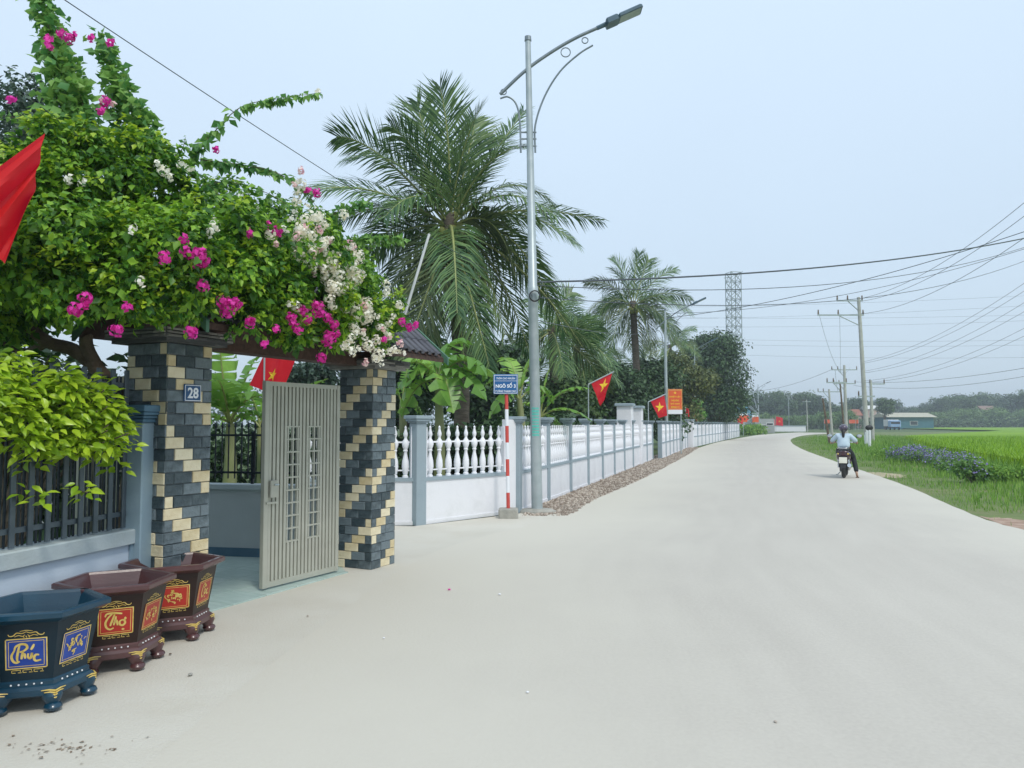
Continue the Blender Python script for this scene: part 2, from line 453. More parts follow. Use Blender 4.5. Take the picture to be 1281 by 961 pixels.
# road: needs its own across-the-road coordinate for the dust along the edges
m = bpy.data.materials.new("road_concrete"); m.use_nodes = True
n_, l_ = m.node_tree.nodes, m.node_tree.links
bs = n_["Principled BSDF"]; bs.inputs["Roughness"].default_value = 0.8; bs.inputs["Specular IOR Level"].default_value = 0.3
uv = n_.new("ShaderNodeUVMap"); uv.uv_map = "UVMap"
sx = n_.new("ShaderNodeSeparateXYZ"); l_.new(uv.outputs[0], sx.inputs[0])
tcx = n_.new("ShaderNodeTexCoord")
mp = n_.new("ShaderNodeMapping"); mp.inputs["Scale"].default_value = (26, 0.35, 1); l_.new(uv.outputs[0], mp.inputs[0])
st = n_.new("ShaderNodeTexNoise"); st.inputs["Scale"].default_value = 1.0; st.inputs["Detail"].default_value = 6; l_.new(mp.outputs[0], st.inputs["Vector"])
bl = n_.new("ShaderNodeTexNoise"); bl.inputs["Scale"].default_value = 0.45; bl.inputs["Detail"].default_value = 8; bl.inputs["Roughness"].default_value = 0.6
l_.new(tcx.outputs["Object"], bl.inputs["Vector"])
fn = n_.new("ShaderNodeTexNoise"); fn.inputs["Scale"].default_value = 38; fn.inputs["Detail"].default_value = 6
l_.new(tcx.outputs["Object"], fn.inputs["Vector"])
def mth(op, a, b, c=None):
    q = n_.new("ShaderNodeMath"); q.operation = op
    for i, x in enumerate((a, b, c)):
        if x is None: continue
        if isinstance(x, (int, float)): q.inputs[i].default_value = x
        else: l_.new(x, q.inputs[i])
    return q.outputs[0]
edge = mth('ABSOLUTE', mth('SUBTRACT', sx.outputs[0], 0.56), 0)
edge = mth('ADD', edge, mth('MULTIPLY', mth('SUBTRACT', bl.outputs[0], 0.5), 0.35))
dm = n_.new("ShaderNodeMapRange"); dm.inputs["From Min"].default_value = 0.16; dm.inputs["From Max"].default_value = 0.47; l_.new(edge, dm.inputs["Value"])
r1 = n_.new("ShaderNodeValToRGB")
r1.color_ramp.elements[0].position = 0.32; r1.color_ramp.elements[0].color = (0.475, 0.44, 0.385, 1)
r1.color_ramp.elements[1].position = 0.68; r1.color_ramp.elements[1].color = (0.565, 0.528, 0.463, 1)
l_.new(mth('ADD', mth('MULTIPLY', st.outputs[0], 0.34), mth('ADD', mth('MULTIPLY', bl.outputs[0], 0.22), mth('MULTIPLY', fn.outputs[0], 0.44))), r1.inputs[0])
mm = n_.new("ShaderNodeMix"); mm.data_type = 'RGBA'; l_.new(dm.outputs[0], mm.inputs[0]); l_.new(r1.outputs[0], mm.inputs[6]); mm.inputs[7].default_value = (0.595, 0.56, 0.48, 1)
l_.new(mm.outputs[2], bs.inputs["Base Color"])
bp = n_.new("ShaderNodeBump"); bp.inputs["Strength"].default_value = 0.2; bp.inputs["Distance"].default_value = 0.01
l_.new(fn.outputs[0], bp.inputs["Height"]); l_.new(bp.outputs[0], bs.inputs["Normal"])
M_ROAD = m

# ------------------------------------------------------------------ ground, road, verge, field
def sheet(name, pts, z, m):
    mb = MB(); mb.poly([(p[0], p[1]) for p in pts], z)
    return tag(mb.build(name, m), kind='structure')

sheet("ground", [(-420, -60), (620, -60), (620, 900), (-420, 900)], -0.012, M_EARTH)

ROAD_L = [(-2.2, -6), (-1.75, 2), (-1.45, 6), (-0.85, 9.6), (0.85, 12.9), (1.66, 15.7), (3.53, 21.3), (5.8, 28.6), (8.8, 38.5), (12.1, 49.6), (17.5, 65), (24.5, 82.7), (37, 112), (50, 134)]
ROAD_R = [(6.6, -6), (6.7, 0), (6.9, 5), (7.15, 8.5), (7.46, 11.2), (7.85, 13.2), (9.9, 19.5), (11.7, 26), (14.1, 34.6), (18, 48), (22.9, 63), (29.6, 81), (41, 106), (55, 127)]
def catmull(p, k):
    p = np.asarray(p, float)
    q = np.vstack([2 * p[0] - p[1], p, 2 * p[-1] - p[-2]])
    o = []
    for i in range(1, len(q) - 2):
        for t in np.linspace(0, 1, k, endpoint=False):
            a, b, c, d = q[i - 1], q[i], q[i + 1], q[i + 2]
            o.append(0.5 * ((2 * b) + (-a + c) * t + (2 * a - 5 * b + 4 * c - d) * t * t + (-a + 3 * b - 3 * c + d) * t ** 3))
    o.append(q[-2])
    return np.array(o)
RL, RR = catmull(ROAD_L, 8), catmull(ROAD_R, 8)
wob = lambda y, s: 0.05 * mnoise.noise((y * 0.9, s, 0)) + 0.03 * mnoise.noise((y * 3.1, s, 2))
RR = np.array([(p[0] + wob(p[1], 3), p[1]) for p in RR])
me = bpy.data.meshes.new("road")
NU = 12
V = [tuple(a + (b - a) * i / NU) + (0.004,) for a, b in zip(RL, RR) for i in range(NU + 1)]
Fc = [(r * (NU + 1) + i, r * (NU + 1) + i + 1, (r + 1) * (NU + 1) + i + 1, (r + 1) * (NU + 1) + i) for r in range(len(RL) - 1) for i in range(NU)]
me.from_pydata(V, [], Fc)
uvl = me.uv_layers.new(name="UVMap")
arc = np.concatenate([[0], np.cumsum(np.linalg.norm(np.diff(RL, axis=0), axis=1))])
for lp in me.loops:
    r, i = divmod(lp.vertex_index, NU + 1)
    uvl.data[lp.index].uv = (i / NU, arc[r])
me.materials.append(M_ROAD)
road = bpy.data.objects.new("road", me); C.objects.link(road); tag(road, kind='structure')

# concrete apron in front of the gate and along the side wall (under the road by 4 mm)
sheet("driveway", [(-2.0, -6), (6.0, -6), (6.0, 12), (0.9, 13.2), (0.2, 13.42), (-1.5, 11.7), (-3.2, 12.0), (-1.75, 8.15), (-2.64, 6.2), (-2.9, 5.95), (-4.6, -0.5), (-4.6, -6)], 0.0, M_APRON)
# verge right of the road and rice field
FIELD = [(15.0, 9), (14.6, 17), (17.6, 27), (24, 44), (33, 64), (42, 83), (58, 103), (92, 145), (120, 262), (560, 262), (560, 9)]
sheet("grass_verge", [tuple(p) for p in RR[::3]] + [(60, 135), (130, 160), (125, 100), (60, 6), (40, -8)], -0.006, M_VERGE)
sheet("rice_field", FIELD, 0.001, M_RICE)
sheet("field_path", [tuple(G(1264, 549)[:2]), tuple(G(1279, 543)[:2]), (150, 100), (150, 60), tuple(G(1283, 557)[:2])], 0.010, M_REDSOIL)
def rough_outline(pts, amp, k=9):
    p = np.asarray(list(pts) + [pts[0]], float); o = []
    for a, b in zip(p[:-1], p[1:]):
        for t_ in np.linspace(0, 1, k, endpoint=False):
            q = a + (b - a) * t_; o.append((q[0] + R.uniform(-amp, amp), q[1] + R.uniform(-amp, amp) * 2))
    return o
DIRT_A = rough_outline([(7.2, 8.6), (7.42, 11.2), (7.80, 12.9), (8.15, 12.7), (8.5, 11.6), (8.9, 10.4), (9.2, 8.6)], .05)
DIRT_B = rough_outline([(10.75, 22.6), (11.2, 24.4), (11.6, 24.6), (11.9, 23.6), (11.5, 22.3), (10.95, 21.9)], .08)
sheet("dirt_shoulder", DIRT_A, -0.001, M_REDSOIL)
sheet("dirt_patch", DIRT_B, -0.002, M_TANSOIL)
# gravel strip between wall and road
WALLP = [(0.13, 13.5), (6.1, 33.5), (6.75, 36.9), (11.4, 49.8), (17.2, 65)]
sheet("gravel_strip", [(0.05, 13.35), (6.0, 33.5), (6.7, 37), (11.2, 50), (12.4, 50.2)] + [tuple(p) for p in RL[::-1] if 12.9 < p[1] < 50] + [(0.85, 12.75)], -0.002, M_GRAVEL_BED)


# ------------------------------------------------------------------ leaf clouds
LEAF_V = np.array([(0, 0, 0), (-0.33, 0.42, 0.10), (0, 0.45, -0.03), (0.33, 0.42, 0.10), (0, 1.0, -0.12)])
LEAF_F = np.array([(0, 2, 1), (0, 3, 2), (1, 2, 4), (2, 3, 4)])
LEAF2_V = np.array([(0, 0, 0), (-0.30, 0.5, 0.06), (0.30, 0.5, 0.06), (0, 1.0, -0.1)])
LEAF2_F = np.array([(0, 2, 1), (1, 2, 3)])
LEAF3_V = np.array([(0, 0, 0), (-.15, .14, .03), (0, .2, -.01), (.15, .14, .03), (-.25, .42, .07), (0, .48, -.03), (.25, .42, .07), (-.17, .72, .02), (0, .76, -.08), (.17, .72, .02), (0, 1.05, -.17)])
LEAF3_F = np.array([(0, 2, 1), (0, 3, 2), (1, 2, 5), (1, 5, 4), (2, 3, 6), (2, 6, 5), (4, 5, 8), (4, 8, 7), (5, 6, 9), (5, 9, 8), (7, 8, 10), (8, 9, 10)])
BLADE_V = np.array([(-0.06, 0, 0), (0.06, 0, 0), (-0.04, 0.1, 0.55), (0.04, 0.1, 0.55), (0, 0.42, 1.0)])
BLADE_F = np.array([(0, 1, 3), (0, 3, 2), (2, 3, 4)])

def inst(tv, tf, pos, rot, sc):
    n, k = len(pos), len(tv)
    sc = np.asarray(sc)
    V = np.einsum('nij,kj->nki', rot, tv) * sc[:, None, None] + pos[:, None, :]
    Fa = tf[None] + (np.arange(n) * k)[:, None, None]
    return V.reshape(-1, 3), Fa.reshape(-1, 3)

def frames(normal, direc):
    """rotation matrices with local z = normal, local y close to direc"""
    z = normal / (np.linalg.norm(normal, axis=1)[:, None] + 1e-9)
    y = direc - z * np.sum(direc * z, 1)[:, None]
    y /= np.linalg.norm(y, axis=1)[:, None] + 1e-9
    x = np.cross(y, z)
    return np.stack([x, y, z], 2)

def rand_unit(n):
    v = rng.normal(size=(n, 3)); return v / np.linalg.norm(v, axis=1)[:, None]

def blob_points(blobs, n, shell=0.55):
    """blobs: (x,y,z,rx,ry,rz); points mostly in the outer shell, dented by noise"""
    b = np.array(blobs, float)
    w = (b[:, 3] * b[:, 4] * b[:, 5]) ** 0.66; w /= w.sum()
    idx = rng.choice(len(b), n, p=w)
    u = rand_unit(n)
    r = shell + (1 - shell) * rng.random(n) ** 0.6
    r *= 0.82 + 0.30 * rng.random(n)
    f1 = np.array([mnoise.noise((q[0] * 2.3 + i, q[1] * 2.3, q[2] * 2.3)) for q, i in zip(u, idx)])
    r *= 1 + 0.5 * f1
    pos = b[idx, :3] + u * r[:, None] * b[idx, 3:6]
    return pos, u

def leaf_cloud(name, blobs, n, size, m, parent=None, shell=0.5, droop=0.5, tmpl=0, keep=None, jitter=0.9):
    pos, u = blob_points(blobs, n, shell)
    if keep is not None:
        k = keep(pos); pos, u = pos[k], u[k]
    n = len(pos)
    up = np.array([0, 0, 1.0])
    nrm = u * 0.6 + up * 0.7 + rand_unit(n) * jitter
    dr = u * 0.8 + rand_unit(n) * 0.9 - up * droop
    rot = frames(nrm, dr)
    sc = size * (0.6 + 0.7 * rng.random(n))
    tv, tf = (LEAF_V, LEAF_F) if tmpl == 0 else (LEAF2_V, LEAF2_F)
    V, Fa = inst(tv, tf, pos, rot, sc)
    if parent is not None:
        V = V - np.array(parent.location)
    return fast_mesh(name, V, Fa, m, parent)

def grass(name, pos, h, m, kind='stuff', label=None, cat=None):
    n = len(pos)
    ang = rng.random(n) * 2 * PI
    lean = 0.35 * rng.random(n)
    z = np.stack([np.sin(ang) * lean, np.cos(ang) * lean, np.ones(n)], 1)
    z /= np.linalg.norm(z, axis=1)[:, None]
    y = np.stack([np.cos(ang), np.sin(ang), np.zeros(n)], 1)
    rot = frames(z, y)
    V, Fa = inst(BLADE_V, BLADE_F, pos, rot, h * (0.5 + 0.8 * rng.random(n)))
    o = fast_mesh(name, V, Fa, m)
    return tag(o, label, cat, kind=kind)


def in_poly(pts, poly):
    x, y = pts[:, 0], pts[:, 1]
    ins = np.zeros(len(pts), bool)
    p = poly; j = len(p) - 1
    for i in range(len(p)):
        xi, yi, xj, yj = p[i][0], p[i][1], p[j][0], p[j][1]
        c = ((yi > y) != (yj > y)) & (x < (xj - xi) * (y - yi) / (yj - yi + 1e-12) + xi)
        ins ^= c; j = i
    return ins

def right_of_road(pts, off):
    xr = np.interp(pts[:, 1], RR[:, 1], RR[:, 0])
    return pts[:, 0] > xr + off

# verge grass: denser near
def scatter(n, x0, x1, y0, y1):
    # density falls with distance
    u = rng.random(n)
    y = y0 * (y1 / y0) ** u
    return np.stack([x0 + (x1 - x0) * rng.random(n), y, np.zeros(n)], 1)
pts = scatter(260000, 6, 45, 8.5, 90)
nz = np.array([mnoise.noise((p[0] * 0.35, p[1] * 0.35, 0)) for p in pts])
k = right_of_road(pts, 0.03) & ~in_poly(pts, FIELD) & (~in_poly(pts, DIRT_A) | (rng.random(len(pts)) < .07)) & (~in_poly(pts, DIRT_B) | (rng.random(len(pts)) < .12)) & (nz > -0.55) & (pts[:, 0] < pts[:, 1] * 0.85 + 3)
gp = pts[k]
dd = gp[:, 0] - np.interp(gp[:, 1], RR[:, 1], RR[:, 0])
hh = 0.05 + 0.16 * np.clip(dd / 4, 0, 1) * (0.6 + 0.8 * rng.random(len(gp))) + 0.02 * rng.random(len(gp))
hh *= np.array([1 + 1.1 * max(-.4, mnoise.noise((p[0] * .9, p[1] * .7, 5))) for p in gp])
gp = gp[:90000]; hh = hh[:90000]
grass("grass", gp, hh, M_GRASS, label='green grass growing on the verge right of the road', cat='grass')
# rice blades near the field edge
pts = scatter(200000, 12, 70, 11, 75)
pts = pts[in_poly(pts, FIELD) & (pts[:, 0] < pts[:, 1] * 0.75 + 4)][:60000]
grass("rice_plants", pts, np.full(len(pts), 0.42), M_RICEB, label='bright green rice growing in the field', cat='rice')
# flat fill of the field lifted to crop height
mb = MB(); mb.poly([(p[0] + 0.6, p[1] + 0.3) for p in FIELD], 0.26)
tag(mb.build("rice_canopy", M_RICE), 'even bright green top of the rice crop', 'rice', kind='stuff')
# gravel
gs = []
while len(gs) < 6500:
    y = 13.0 * (50 / 13.0) ** R.random()
    xl = np.interp(y, [p[1] for p in WALLP], [p[0] for p in WALLP]); xr = np.interp(y, RL[:, 1], RL[:, 0])
    gs.append((xl + 0.05 + (xr - xl - 0.02) * R.random(), y, 0.0))
gs = np.array(gs)
ico_v = np.array([(1, 0, 0), (-1, 0, 0), (0, 1, 0), (0, -1, 0), (0, 0, 0.8), (0, 0, -0.8)]) * 0.5
ico_f = np.array([(0, 2, 4), (2, 1, 4), (1, 3, 4), (3, 0, 4), (2, 0, 5), (1, 2, 5), (3, 1, 5), (0, 3, 5)])
V, Fa = inst(ico_v, ico_f, gs, frames(rand_unit(len(gs)), rand_unit(len(gs))), 0.03 + 0.07 * rng.random(len(gs)) ** 2)
tag(fast_mesh("rubble", V, Fa, M_GRAVEL), 'brown rubble strip between the white wall and the road', 'gravel', kind='stuff')
PEB = {(213, 820): 'on the concrete beside the maroon pots', (238, 846): 'on the concrete a little in front of the maroon pots', (480, 800): 'on the road below the right gate pillar', (385, 772): 'on the concrete in front of the gate leaf', (625, 745): 'right of the magenta petal', (970, 905): 'alone at the bottom right of the road', (660, 868): 'at the bottom middle of the road'}
# little stones and leaves dropped on the road (each too small to have parts)
for (px, py, s, mm_) in ((562, 739, .03, M_MAGENTA), (213, 820, .02, M_BARK), (238, 846, .03, M_FOOTING), (480, 800, .02, M_WHITE), (385, 772, .02, M_GRAVEL), (625, 745, .03, M_WHITE), (970, 905, .018, M_GRAVEL), (660, 868, .02, M_WHITE)):
    g = G(px, py)
    mb = MB(); mb.ball((g[0], g[1], 0.008 + s * 0.15), s * 0.5, 6, (1, 1.3, 0.4))
    o = mb.build("fallen_petal" if mm_ is M_MAGENTA else "pebble", mm_)
    tag(o, 'magenta petal fallen on the pale concrete' if mm_ is M_MAGENTA else 'small pebble ' + PEB[(px, py)], 'petal' if mm_ is M_MAGENTA else 'pebble', None if mm_ is M_MAGENTA else 'pebbles scattered on the road')


dv = []
for k in range(60):
    g = G(R.gauss(90, 40), R.gauss(936, 7)); dv.append((g[0], g[1], .006))
dv = np.array(dv)
V, Fa = inst(LEAF2_V, LEAF2_F, dv, frames(np.array([0, 0, 1.0]) + .25 * rand_unit(len(dv)), rand_unit(len(dv)) * [1, 1, .1]), .01 + .022 * rng.random(len(dv)))
tag(fast_mesh("leaf_litter", V, Fa, mat("litter", (0.22, 0.16, 0.11), (0.34, 0.27, 0.2), .9, 9)), 'brown crumbs of dry leaf litter on the concrete at the bottom left', 'litter', kind='stuff')

# ------------------------------------------------------------------ gateway: two tiled pillars, roof, gate leaf
GA = math.radians(25)
U = np.array([math.sin(GA), math.cos(GA), 0.0])       # along the gateway
N = np.array([math.cos(GA), -math.sin(GA), 0.0])      # towards the street
P1 = np.array([-2.727, 6.11, 0.0]); P2 = np.array([-1.597, 8.513, 0.0])
GRZ = -GA                                             # local frame: +x = N (street), +y = U (along)
PW = 0.44; HW = PW / 2

def text_mesh(name, s, m, parent, M, w=None, h=None, ext=0.0015, bold=0.0, space=1.0):
    cu = bpy.data.curves.new(name, 'FONT')
    cu.body = s; cu.align_x = 'CENTER'; cu.align_y = 'CENTER'; cu.extrude = ext; cu.offset = bold; cu.space_character = space
    cu.resolution_u = 3
    ob = bpy.data.objects.new(name, cu); C.objects.link(ob)
    dg = bpy.context.evaluated_depsgraph_get()
    me = bpy.data.meshes.new_from_object(ob.evaluated_get(dg))
    bpy.data.objects.remove(ob); bpy.data.curves.remove(cu)
    n = len(me.vertices); V = np.empty(n * 3); me.vertices.foreach_get("co", V); V = V.reshape(-1, 3)
    lo, hi = V.min(0), V.max(0)
    V[:, :2] -= ((lo + hi) / 2)[:2]
    d = hi - lo
    fx = w / d[0] if w else None; fy = h / d[1] if h else None
    if fx is None: fx = fy
    if fy is None: fy = fx
    V[:, 0] *= fx; V[:, 1] *= fy
    V = tr(M, V)
    me.vertices.foreach_set("co", V.ravel()); me.update()
    me.materials.clear(); me.materials.append(m)
    o = bpy.data.objects.new(name, me); C.objects.link(o)
    o.parent = parent
    return o

TILE_CACHE = {}
def tile_obj(w, h, m, parent, M, name='tile'):
    """a stone facing tile w x h, lying in its local xz plane, outward = -y"""
    key = (round(w, 3), round(h, 3), m.name, R.randrange(3))
    if key not in TILE_CACHE:
        mb = MB(); g = 0.003; d = 0.009 + 0.003 * key[3]; b = 0.004
        a = [(g, 0), (w - g, 0), (w - g, h - g), (g, h - g)]
        v = [(x, 0, z + (g if z == 0 else 0)) for x, z in a] + [(x, -d + b, z + (g if z == 0 else 0)) for x, z in a]
        v += [(x + (b if x < w / 2 else -b), -d, (z + g if z == 0 else z) + (b if z < h / 2 else -b)) for x, z in a]
        f = [(0, 1, 5, 4), (1, 2, 6, 5), (2, 3, 7, 6), (3, 0, 4, 7), (4, 5, 9, 8), (5, 6, 10, 9), (6, 7, 11, 10), (7, 4, 8, 11), (8, 9, 10, 11)]
        mb.add(v, f)
        o = mb.build(name, m, link=False)
        TILE_CACHE[key] = o.data
        bpy.data.objects.remove(o)
    o = bpy.data.objects.new(name, TILE_CACHE[key]); C.objects.link(o)
    o.parent = parent; o.matrix_local = M
    return o

def pillar(label, loc, H, direction, phases):
    """direction +1: the cream steps run down to the right; -1: down to the left. phases for faces -y, +x, -x, +y"""
    t = thing('gate_pillar', label, 'gate pillar', loc, GRZ, 'tiled gate pillars')
    mb = MB(); mb.box((-HW + .012, -HW + .012, 0), (HW - .012, HW - .012, H - .002)); mb.build('core', M_GROUT, t)
    rows = 24; rh = H / rows; u = PW / 5
    # faces as (origin at left-bottom seen from outside, rotation about z)
    faces = [(T(-HW, -HW + .012, 0), 0), (T(HW - .012, -HW, 0), PI / 2), (T(-HW + .012, HW, 0), -PI / 2)]
    period = 6
    seq = [(4, 5), (0, 1), (0, 2), (1, 3), (2, 4), (3, 5)] if direction > 0 else [(4, 5), (3, 5), (2, 4), (1, 3), (0, 2), (0, 1)]
    for fi, (Mo, rz) in enumerate(faces):
        for r in range(rows):                         # r counted from the top
            a, b = seq[(r + phases[fi]) % period]
            z = H - (r + 1) * rh
            segs = [(a, b, M_CREAM)]
            for lo, hi in ((0, a), (b, 5)):
                x = lo
                if (hi - lo) % 2 and r % 2 and hi - lo > 1: segs.append((x, x + 1, M_SLATE)); x += 1
                while x < hi:
                    y = min(hi, x + 2); segs.append((x, y, M_SLATE)); x = y
            for (s, e2, mm_) in segs:
                tile_obj((e2 - s) * u, rh, mm_, t, Mo @ RZ(rz) @ T(s * u, 0, z))
    mb = MB()                                         # the face away from the road, joined
    for r in range(rows):
        for s in range(0, 5, 2): mb.box((-HW + s * u + .003, HW - .012, H - (r + 1) * rh + .003), (-HW + min(5, s + 2) * u - .003, HW, H - r * rh - .003))
    tag(mb.build('tile_backing', M_SLATE, t), kind='stuff')
    # corner beads of pale metal
    # cap of stacked ledge stone
    cap = MB(); cap.box((-HW - .08, -HW - .08, H), (HW + .08, HW + .08, H + .03)).box((-HW - .11, -HW - .11, H + .03), (HW + .11, HW + .11, H + .105))
    co = cap.build('cap', M_LEDGE, t)
    for (Mo, rz) in ((T(-HW - .11, -HW - .11, 0), 0), (T(HW + .11, -HW - .11, 0), PI / 2)):
        for k in range(3):
            x = 0.0
            while x < PW + .219:
                w = min(R.uniform(.08, .24), PW + .22 - x)
                if w < .02: break
                o = tile_obj(round(w, 2), 0.024, M_LEDGE, co, Mo @ RZ(rz) @ T(x, -0.001, H + .031 + .025 * k), 'ledge_stone')
                x += round(w, 2)
    return t

PH = 2.17
left_pillar = pillar('tiled gate pillar with blue number 28 plate, standing beside the blue grey post', P1, PH, +1, (0, 0, 2))
right_pillar = pillar('tiled gate pillar at the hinge side of the grey gate, without a number plate', P2, PH - .03, -1, (0, 3, 2))
# number plate on the street face of the left pillar
npl = thing('house_number_plate', 'small blue enamel plate with white number 28 on the left gate pillar', 'number plate', P1 + N * (HW + .004) - U * 0 + np.array([0, 0, 1.79]), GRZ)
Mn = T(0, 0.02, 0) @ RZ(PI / 2) @ RX(PI / 2)
npb = MB(); npb.bbox((-.085, -.068, 0), (.085, .068, .008), .006, Mn); npb.build('plate', M_NUMBLUE, npl)
fr = MB()
for a, b, c, d in ((-.077, -.062, .077, -.057), (-.077, .057, .077, .062), (-.077, -.057, -.073, .057), (.073, -.057, .077, .057)):
    fr.box((a, b, .008), (c, d, .0095), Mn)
fr.build('border', M_SIGNWHITE, npl)
text_mesh('number', '28', M_SIGNWHITE, npl, Mn @ T(0, 0, .0095), w=.105, h=.085, bold=.025)

# gateway roof
rl = P2 - P1; LEN = np.linalg.norm(rl)
roof = thing('gateway_roof', 'dark tiled gable roof over the gateway, half buried under bougainvillea', 'roof', P1 + np.array([0, 0, 2.27]), GRZ)
R0, R1 = -0.30, LEN + 0.50
RUN, RISE = 0.68, 0.60
mb = MB()
for s in (-1, 1):
    mb.add([(0, R0, RISE), (0, R1, RISE), (s * RUN, R1, 0.02), (s * RUN, R0, 0.02), (0, R0, RISE - .05), (0, R1, RISE - .05), (s * RUN, R1, -.03), (s * RUN, R0, -.03)],
           [(0, 1, 2, 3), (7, 6, 5, 4), (0, 3, 7, 4), (1, 5, 6, 2), (3, 2, 6, 7)])
mb.build('deck', M_WOOD, roof)
mb = MB(); mb.box((-.10, -.2, -.10), (.10, LEN + .2, 0.02)); mb.box((-.6, .12, 0.0), (.6, .2, .06)); mb.box((-.6, LEN - .2, 0.0), (.6, LEN - .12, .06)); mb.build('beam', M_WOOD, roof)
tw = 0.135
nt = int((R1 - R0) / tw)
slope = math.atan2(RISE, RUN); SL = math.hypot(RISE, RUN); NR = 4
tl_mb = MB()
seg = 5
angs = np.linspace(0, PI, seg)
tv_, tf_ = [], []
L1 = SL / NR + .03
for (y, rr) in ((0, tw * .42), (L1, tw * .36)):
    for a in angs: tv_.append((math.cos(a) * rr, y, math.sin(a) * rr * .8))
for (y, rr) in ((0, tw * .33), (L1, tw * .27)):
    for a in angs: tv_.append((math.cos(a) * rr, y, math.sin(a) * rr * .8))
for i in range(seg - 1):
    tf_.append((i, i + 1, seg + i + 1, seg + i)); tf_.append((2 * seg + i, 3 * seg + i, 3 * seg + i + 1, 2 * seg + i + 1)); tf_.append((i, 2 * seg + i, 2 * seg + i + 1, i + 1))
tl_mb.add(tv_, tf_)
tmpl = tl_mb.build('roof_tile', M_ROOF, link=False); tile_me = tmpl.data; bpy.data.objects.remove(tmpl)
for s in (-1, 1):
    for i in range(nt):
        for r in range(NR):
            # start at the eave, running up to the ridge
            d = (r * SL / NR)
            x = s * (RUN + .02 - d * math.cos(slope)); z = 0.02 + d * math.sin(slope) + .012 + r * .002
            Mx = T(x, R0 + tw * (i + .5), z) @ RZ(PI / 2 if s > 0 else -PI / 2) @ RX(slope)
            o = bpy.data.objects.new('roof_tile', tile_me); C.objects.link(o); o.parent = roof; o.matrix_local = Mx
mb = MB()
for k in range(int((R1 - R0) / .3)):
    mb.tube([(0, R0 + k * .3, RISE + .02), (0, R0 + k * .3 + .31, RISE + .025)], [.075, .068], 8)
mb.build('ridge_cap', M_ROOF, roof, smooth=True)
for yy in (R0 - .03, R1 + .0):
    mb = MB()
    for s in (-1, 1):
        mb.add([(0, yy, RISE + .06), (s * (RUN + .05), yy, .03), (s * (RUN + .05), yy, -.06), (0, yy, RISE - .06), (0, yy + .03, RISE + .06), (s * (RUN + .05), yy + .03, .03), (s * (RUN + .05), yy + .03, -.06), (0, yy + .03, RISE - .06)],
               [(0, 1, 2, 3), (7, 6, 5, 4), (0, 4, 5, 1), (1, 5, 6, 2), (3, 2, 6, 7)])
    mb.build('barge_board', M_GREENTRIM, roof)

# gate leaf, closed half of the double gate
leafM_origin = G(421, 717); leafL = G(326, 741)
gv = leafL - leafM_origin; GL = np.linalg.norm(gv); gu = gv / GL
grz = math.atan2(gu[1], gu[0])
gate = thing('metal_gate', 'grey steel gate leaf with vertical slats and two lattice strips', 'gate', leafM_origin, grz)
GH0, GH = 0.03, 1.95
for x0, x1, nm in ((0, .045, 'stile'), (GL - .055, GL, 'stile')):
    mb = MB(); mb.bbox((x0, -.025, GH0), (x1, .025, GH), .005); mb.build(nm, M_GATE, gate)
for z0, z1 in ((GH0, GH0 + .05), (GH - .045, GH - .004)):
    mb = MB(); mb.box((.045, -.018, z0), (GL - .055, .018, z1)); mb.build('rail', M_GATE, gate)
inner = GL - .1
ns = 19
lat = [(5, 6, 7), (11, 12, 13)]
skip = {i for g in lat for i in g[:3]}
step = inner / ns
LZ0, LZ1 = (.50, .52), (1.56, 1.54)
for i in range(ns):
    x = .045 + step * (i + .5)
    iz = [(GH0 + .05, GH - .045)]
    for gi, g in enumerate(lat):
        if i in g: iz = [(GH0 + .05, .42), (1.52, GH - .045)]
    for a, b in iz:
        mb = MB(); mb.box((x - .0155, -.013, a), (x + .0155, .013, b)); mb.build('slat', M_GATE, gate)
for g in lat:
    xa, xb = .045 + step * g[0], .045 + step * (g[-1] + 1)
    mb = MB()
    for xx in (xa + .008, (xa + xb) / 2, xb - .008): mb.box((xx - .008, -.012, .42), (xx + .008, .012, 1.52))
    for k in range(10):
        z = .42 + k * 1.1 / 9
        mb.box((xa - .012, -.0145, z - .007), (xb + .012, .0145, z + .007))
    mb.build('lattice', M_GATE, gate)
# backing sheet behind the slats
mb = MB(); mb.box((.05, -.0165, GH0 + .04), (GL - .06, -.0135, .42)); mb.box((.05, -.0165, 1.52), (GL - .06, -.0135, GH - .04))
xs = [.05] + [v for g in lat for v in (.045 + step * g[0], .045 + step * (g[-1] + 1))] + [GL - .06]
for a, b in ((xs[0], xs[1]), (xs[2], xs[3]), (xs[4], xs[5])): mb.box((a, -.0165, .42), (b, -.0135, 1.52))
mb.build('backing_sheet', M_GATE, gate)
lk = MB(); lk.bbox((GL - .15, .02, .86), (GL - .06, .05, 1.02), .006); lkp = lk.build('lock_box', M_GATE, gate)
lk = MB(); lk.tube([(GL - .12, .05, .98), (GL - .12, .085, .98), (GL - .07, .085, .98)], .008); lk.build('handle', M_STEEL, lkp, smooth=True)
lk = MB(); lk.box((GL - .14, -.05, .86), (GL - .06, -.02, 1.02)); lk.box((GL - .16, .026, .8), (GL - .02, .040, .82)); lk.build('bolt', M_GATE, gate)
for z in (.3, 1.0, 1.7):
    h = MB(); h.tube([(-.01, 0, z), (-.01, 0, z + .09)], .013, 8); h.build('hinge', M_GATE, gate, smooth=True)

# the other leaf swung open into the yard behind the left pillar
g0 = P1 + U * (HW + .02) - N * .03
gate2 = thing('metal_gate', 'other grey steel gate leaf, swung open into the yard behind the numbered pillar', 'gate', g0, math.atan2(-N[1] * 1 + U[1] * .1, -N[0]) + .35)
for ch in list(gate.children):
    c = copy_tree(ch, gate2)
gate['group'] = gate2['group'] = 'leaves of the grey double gate'

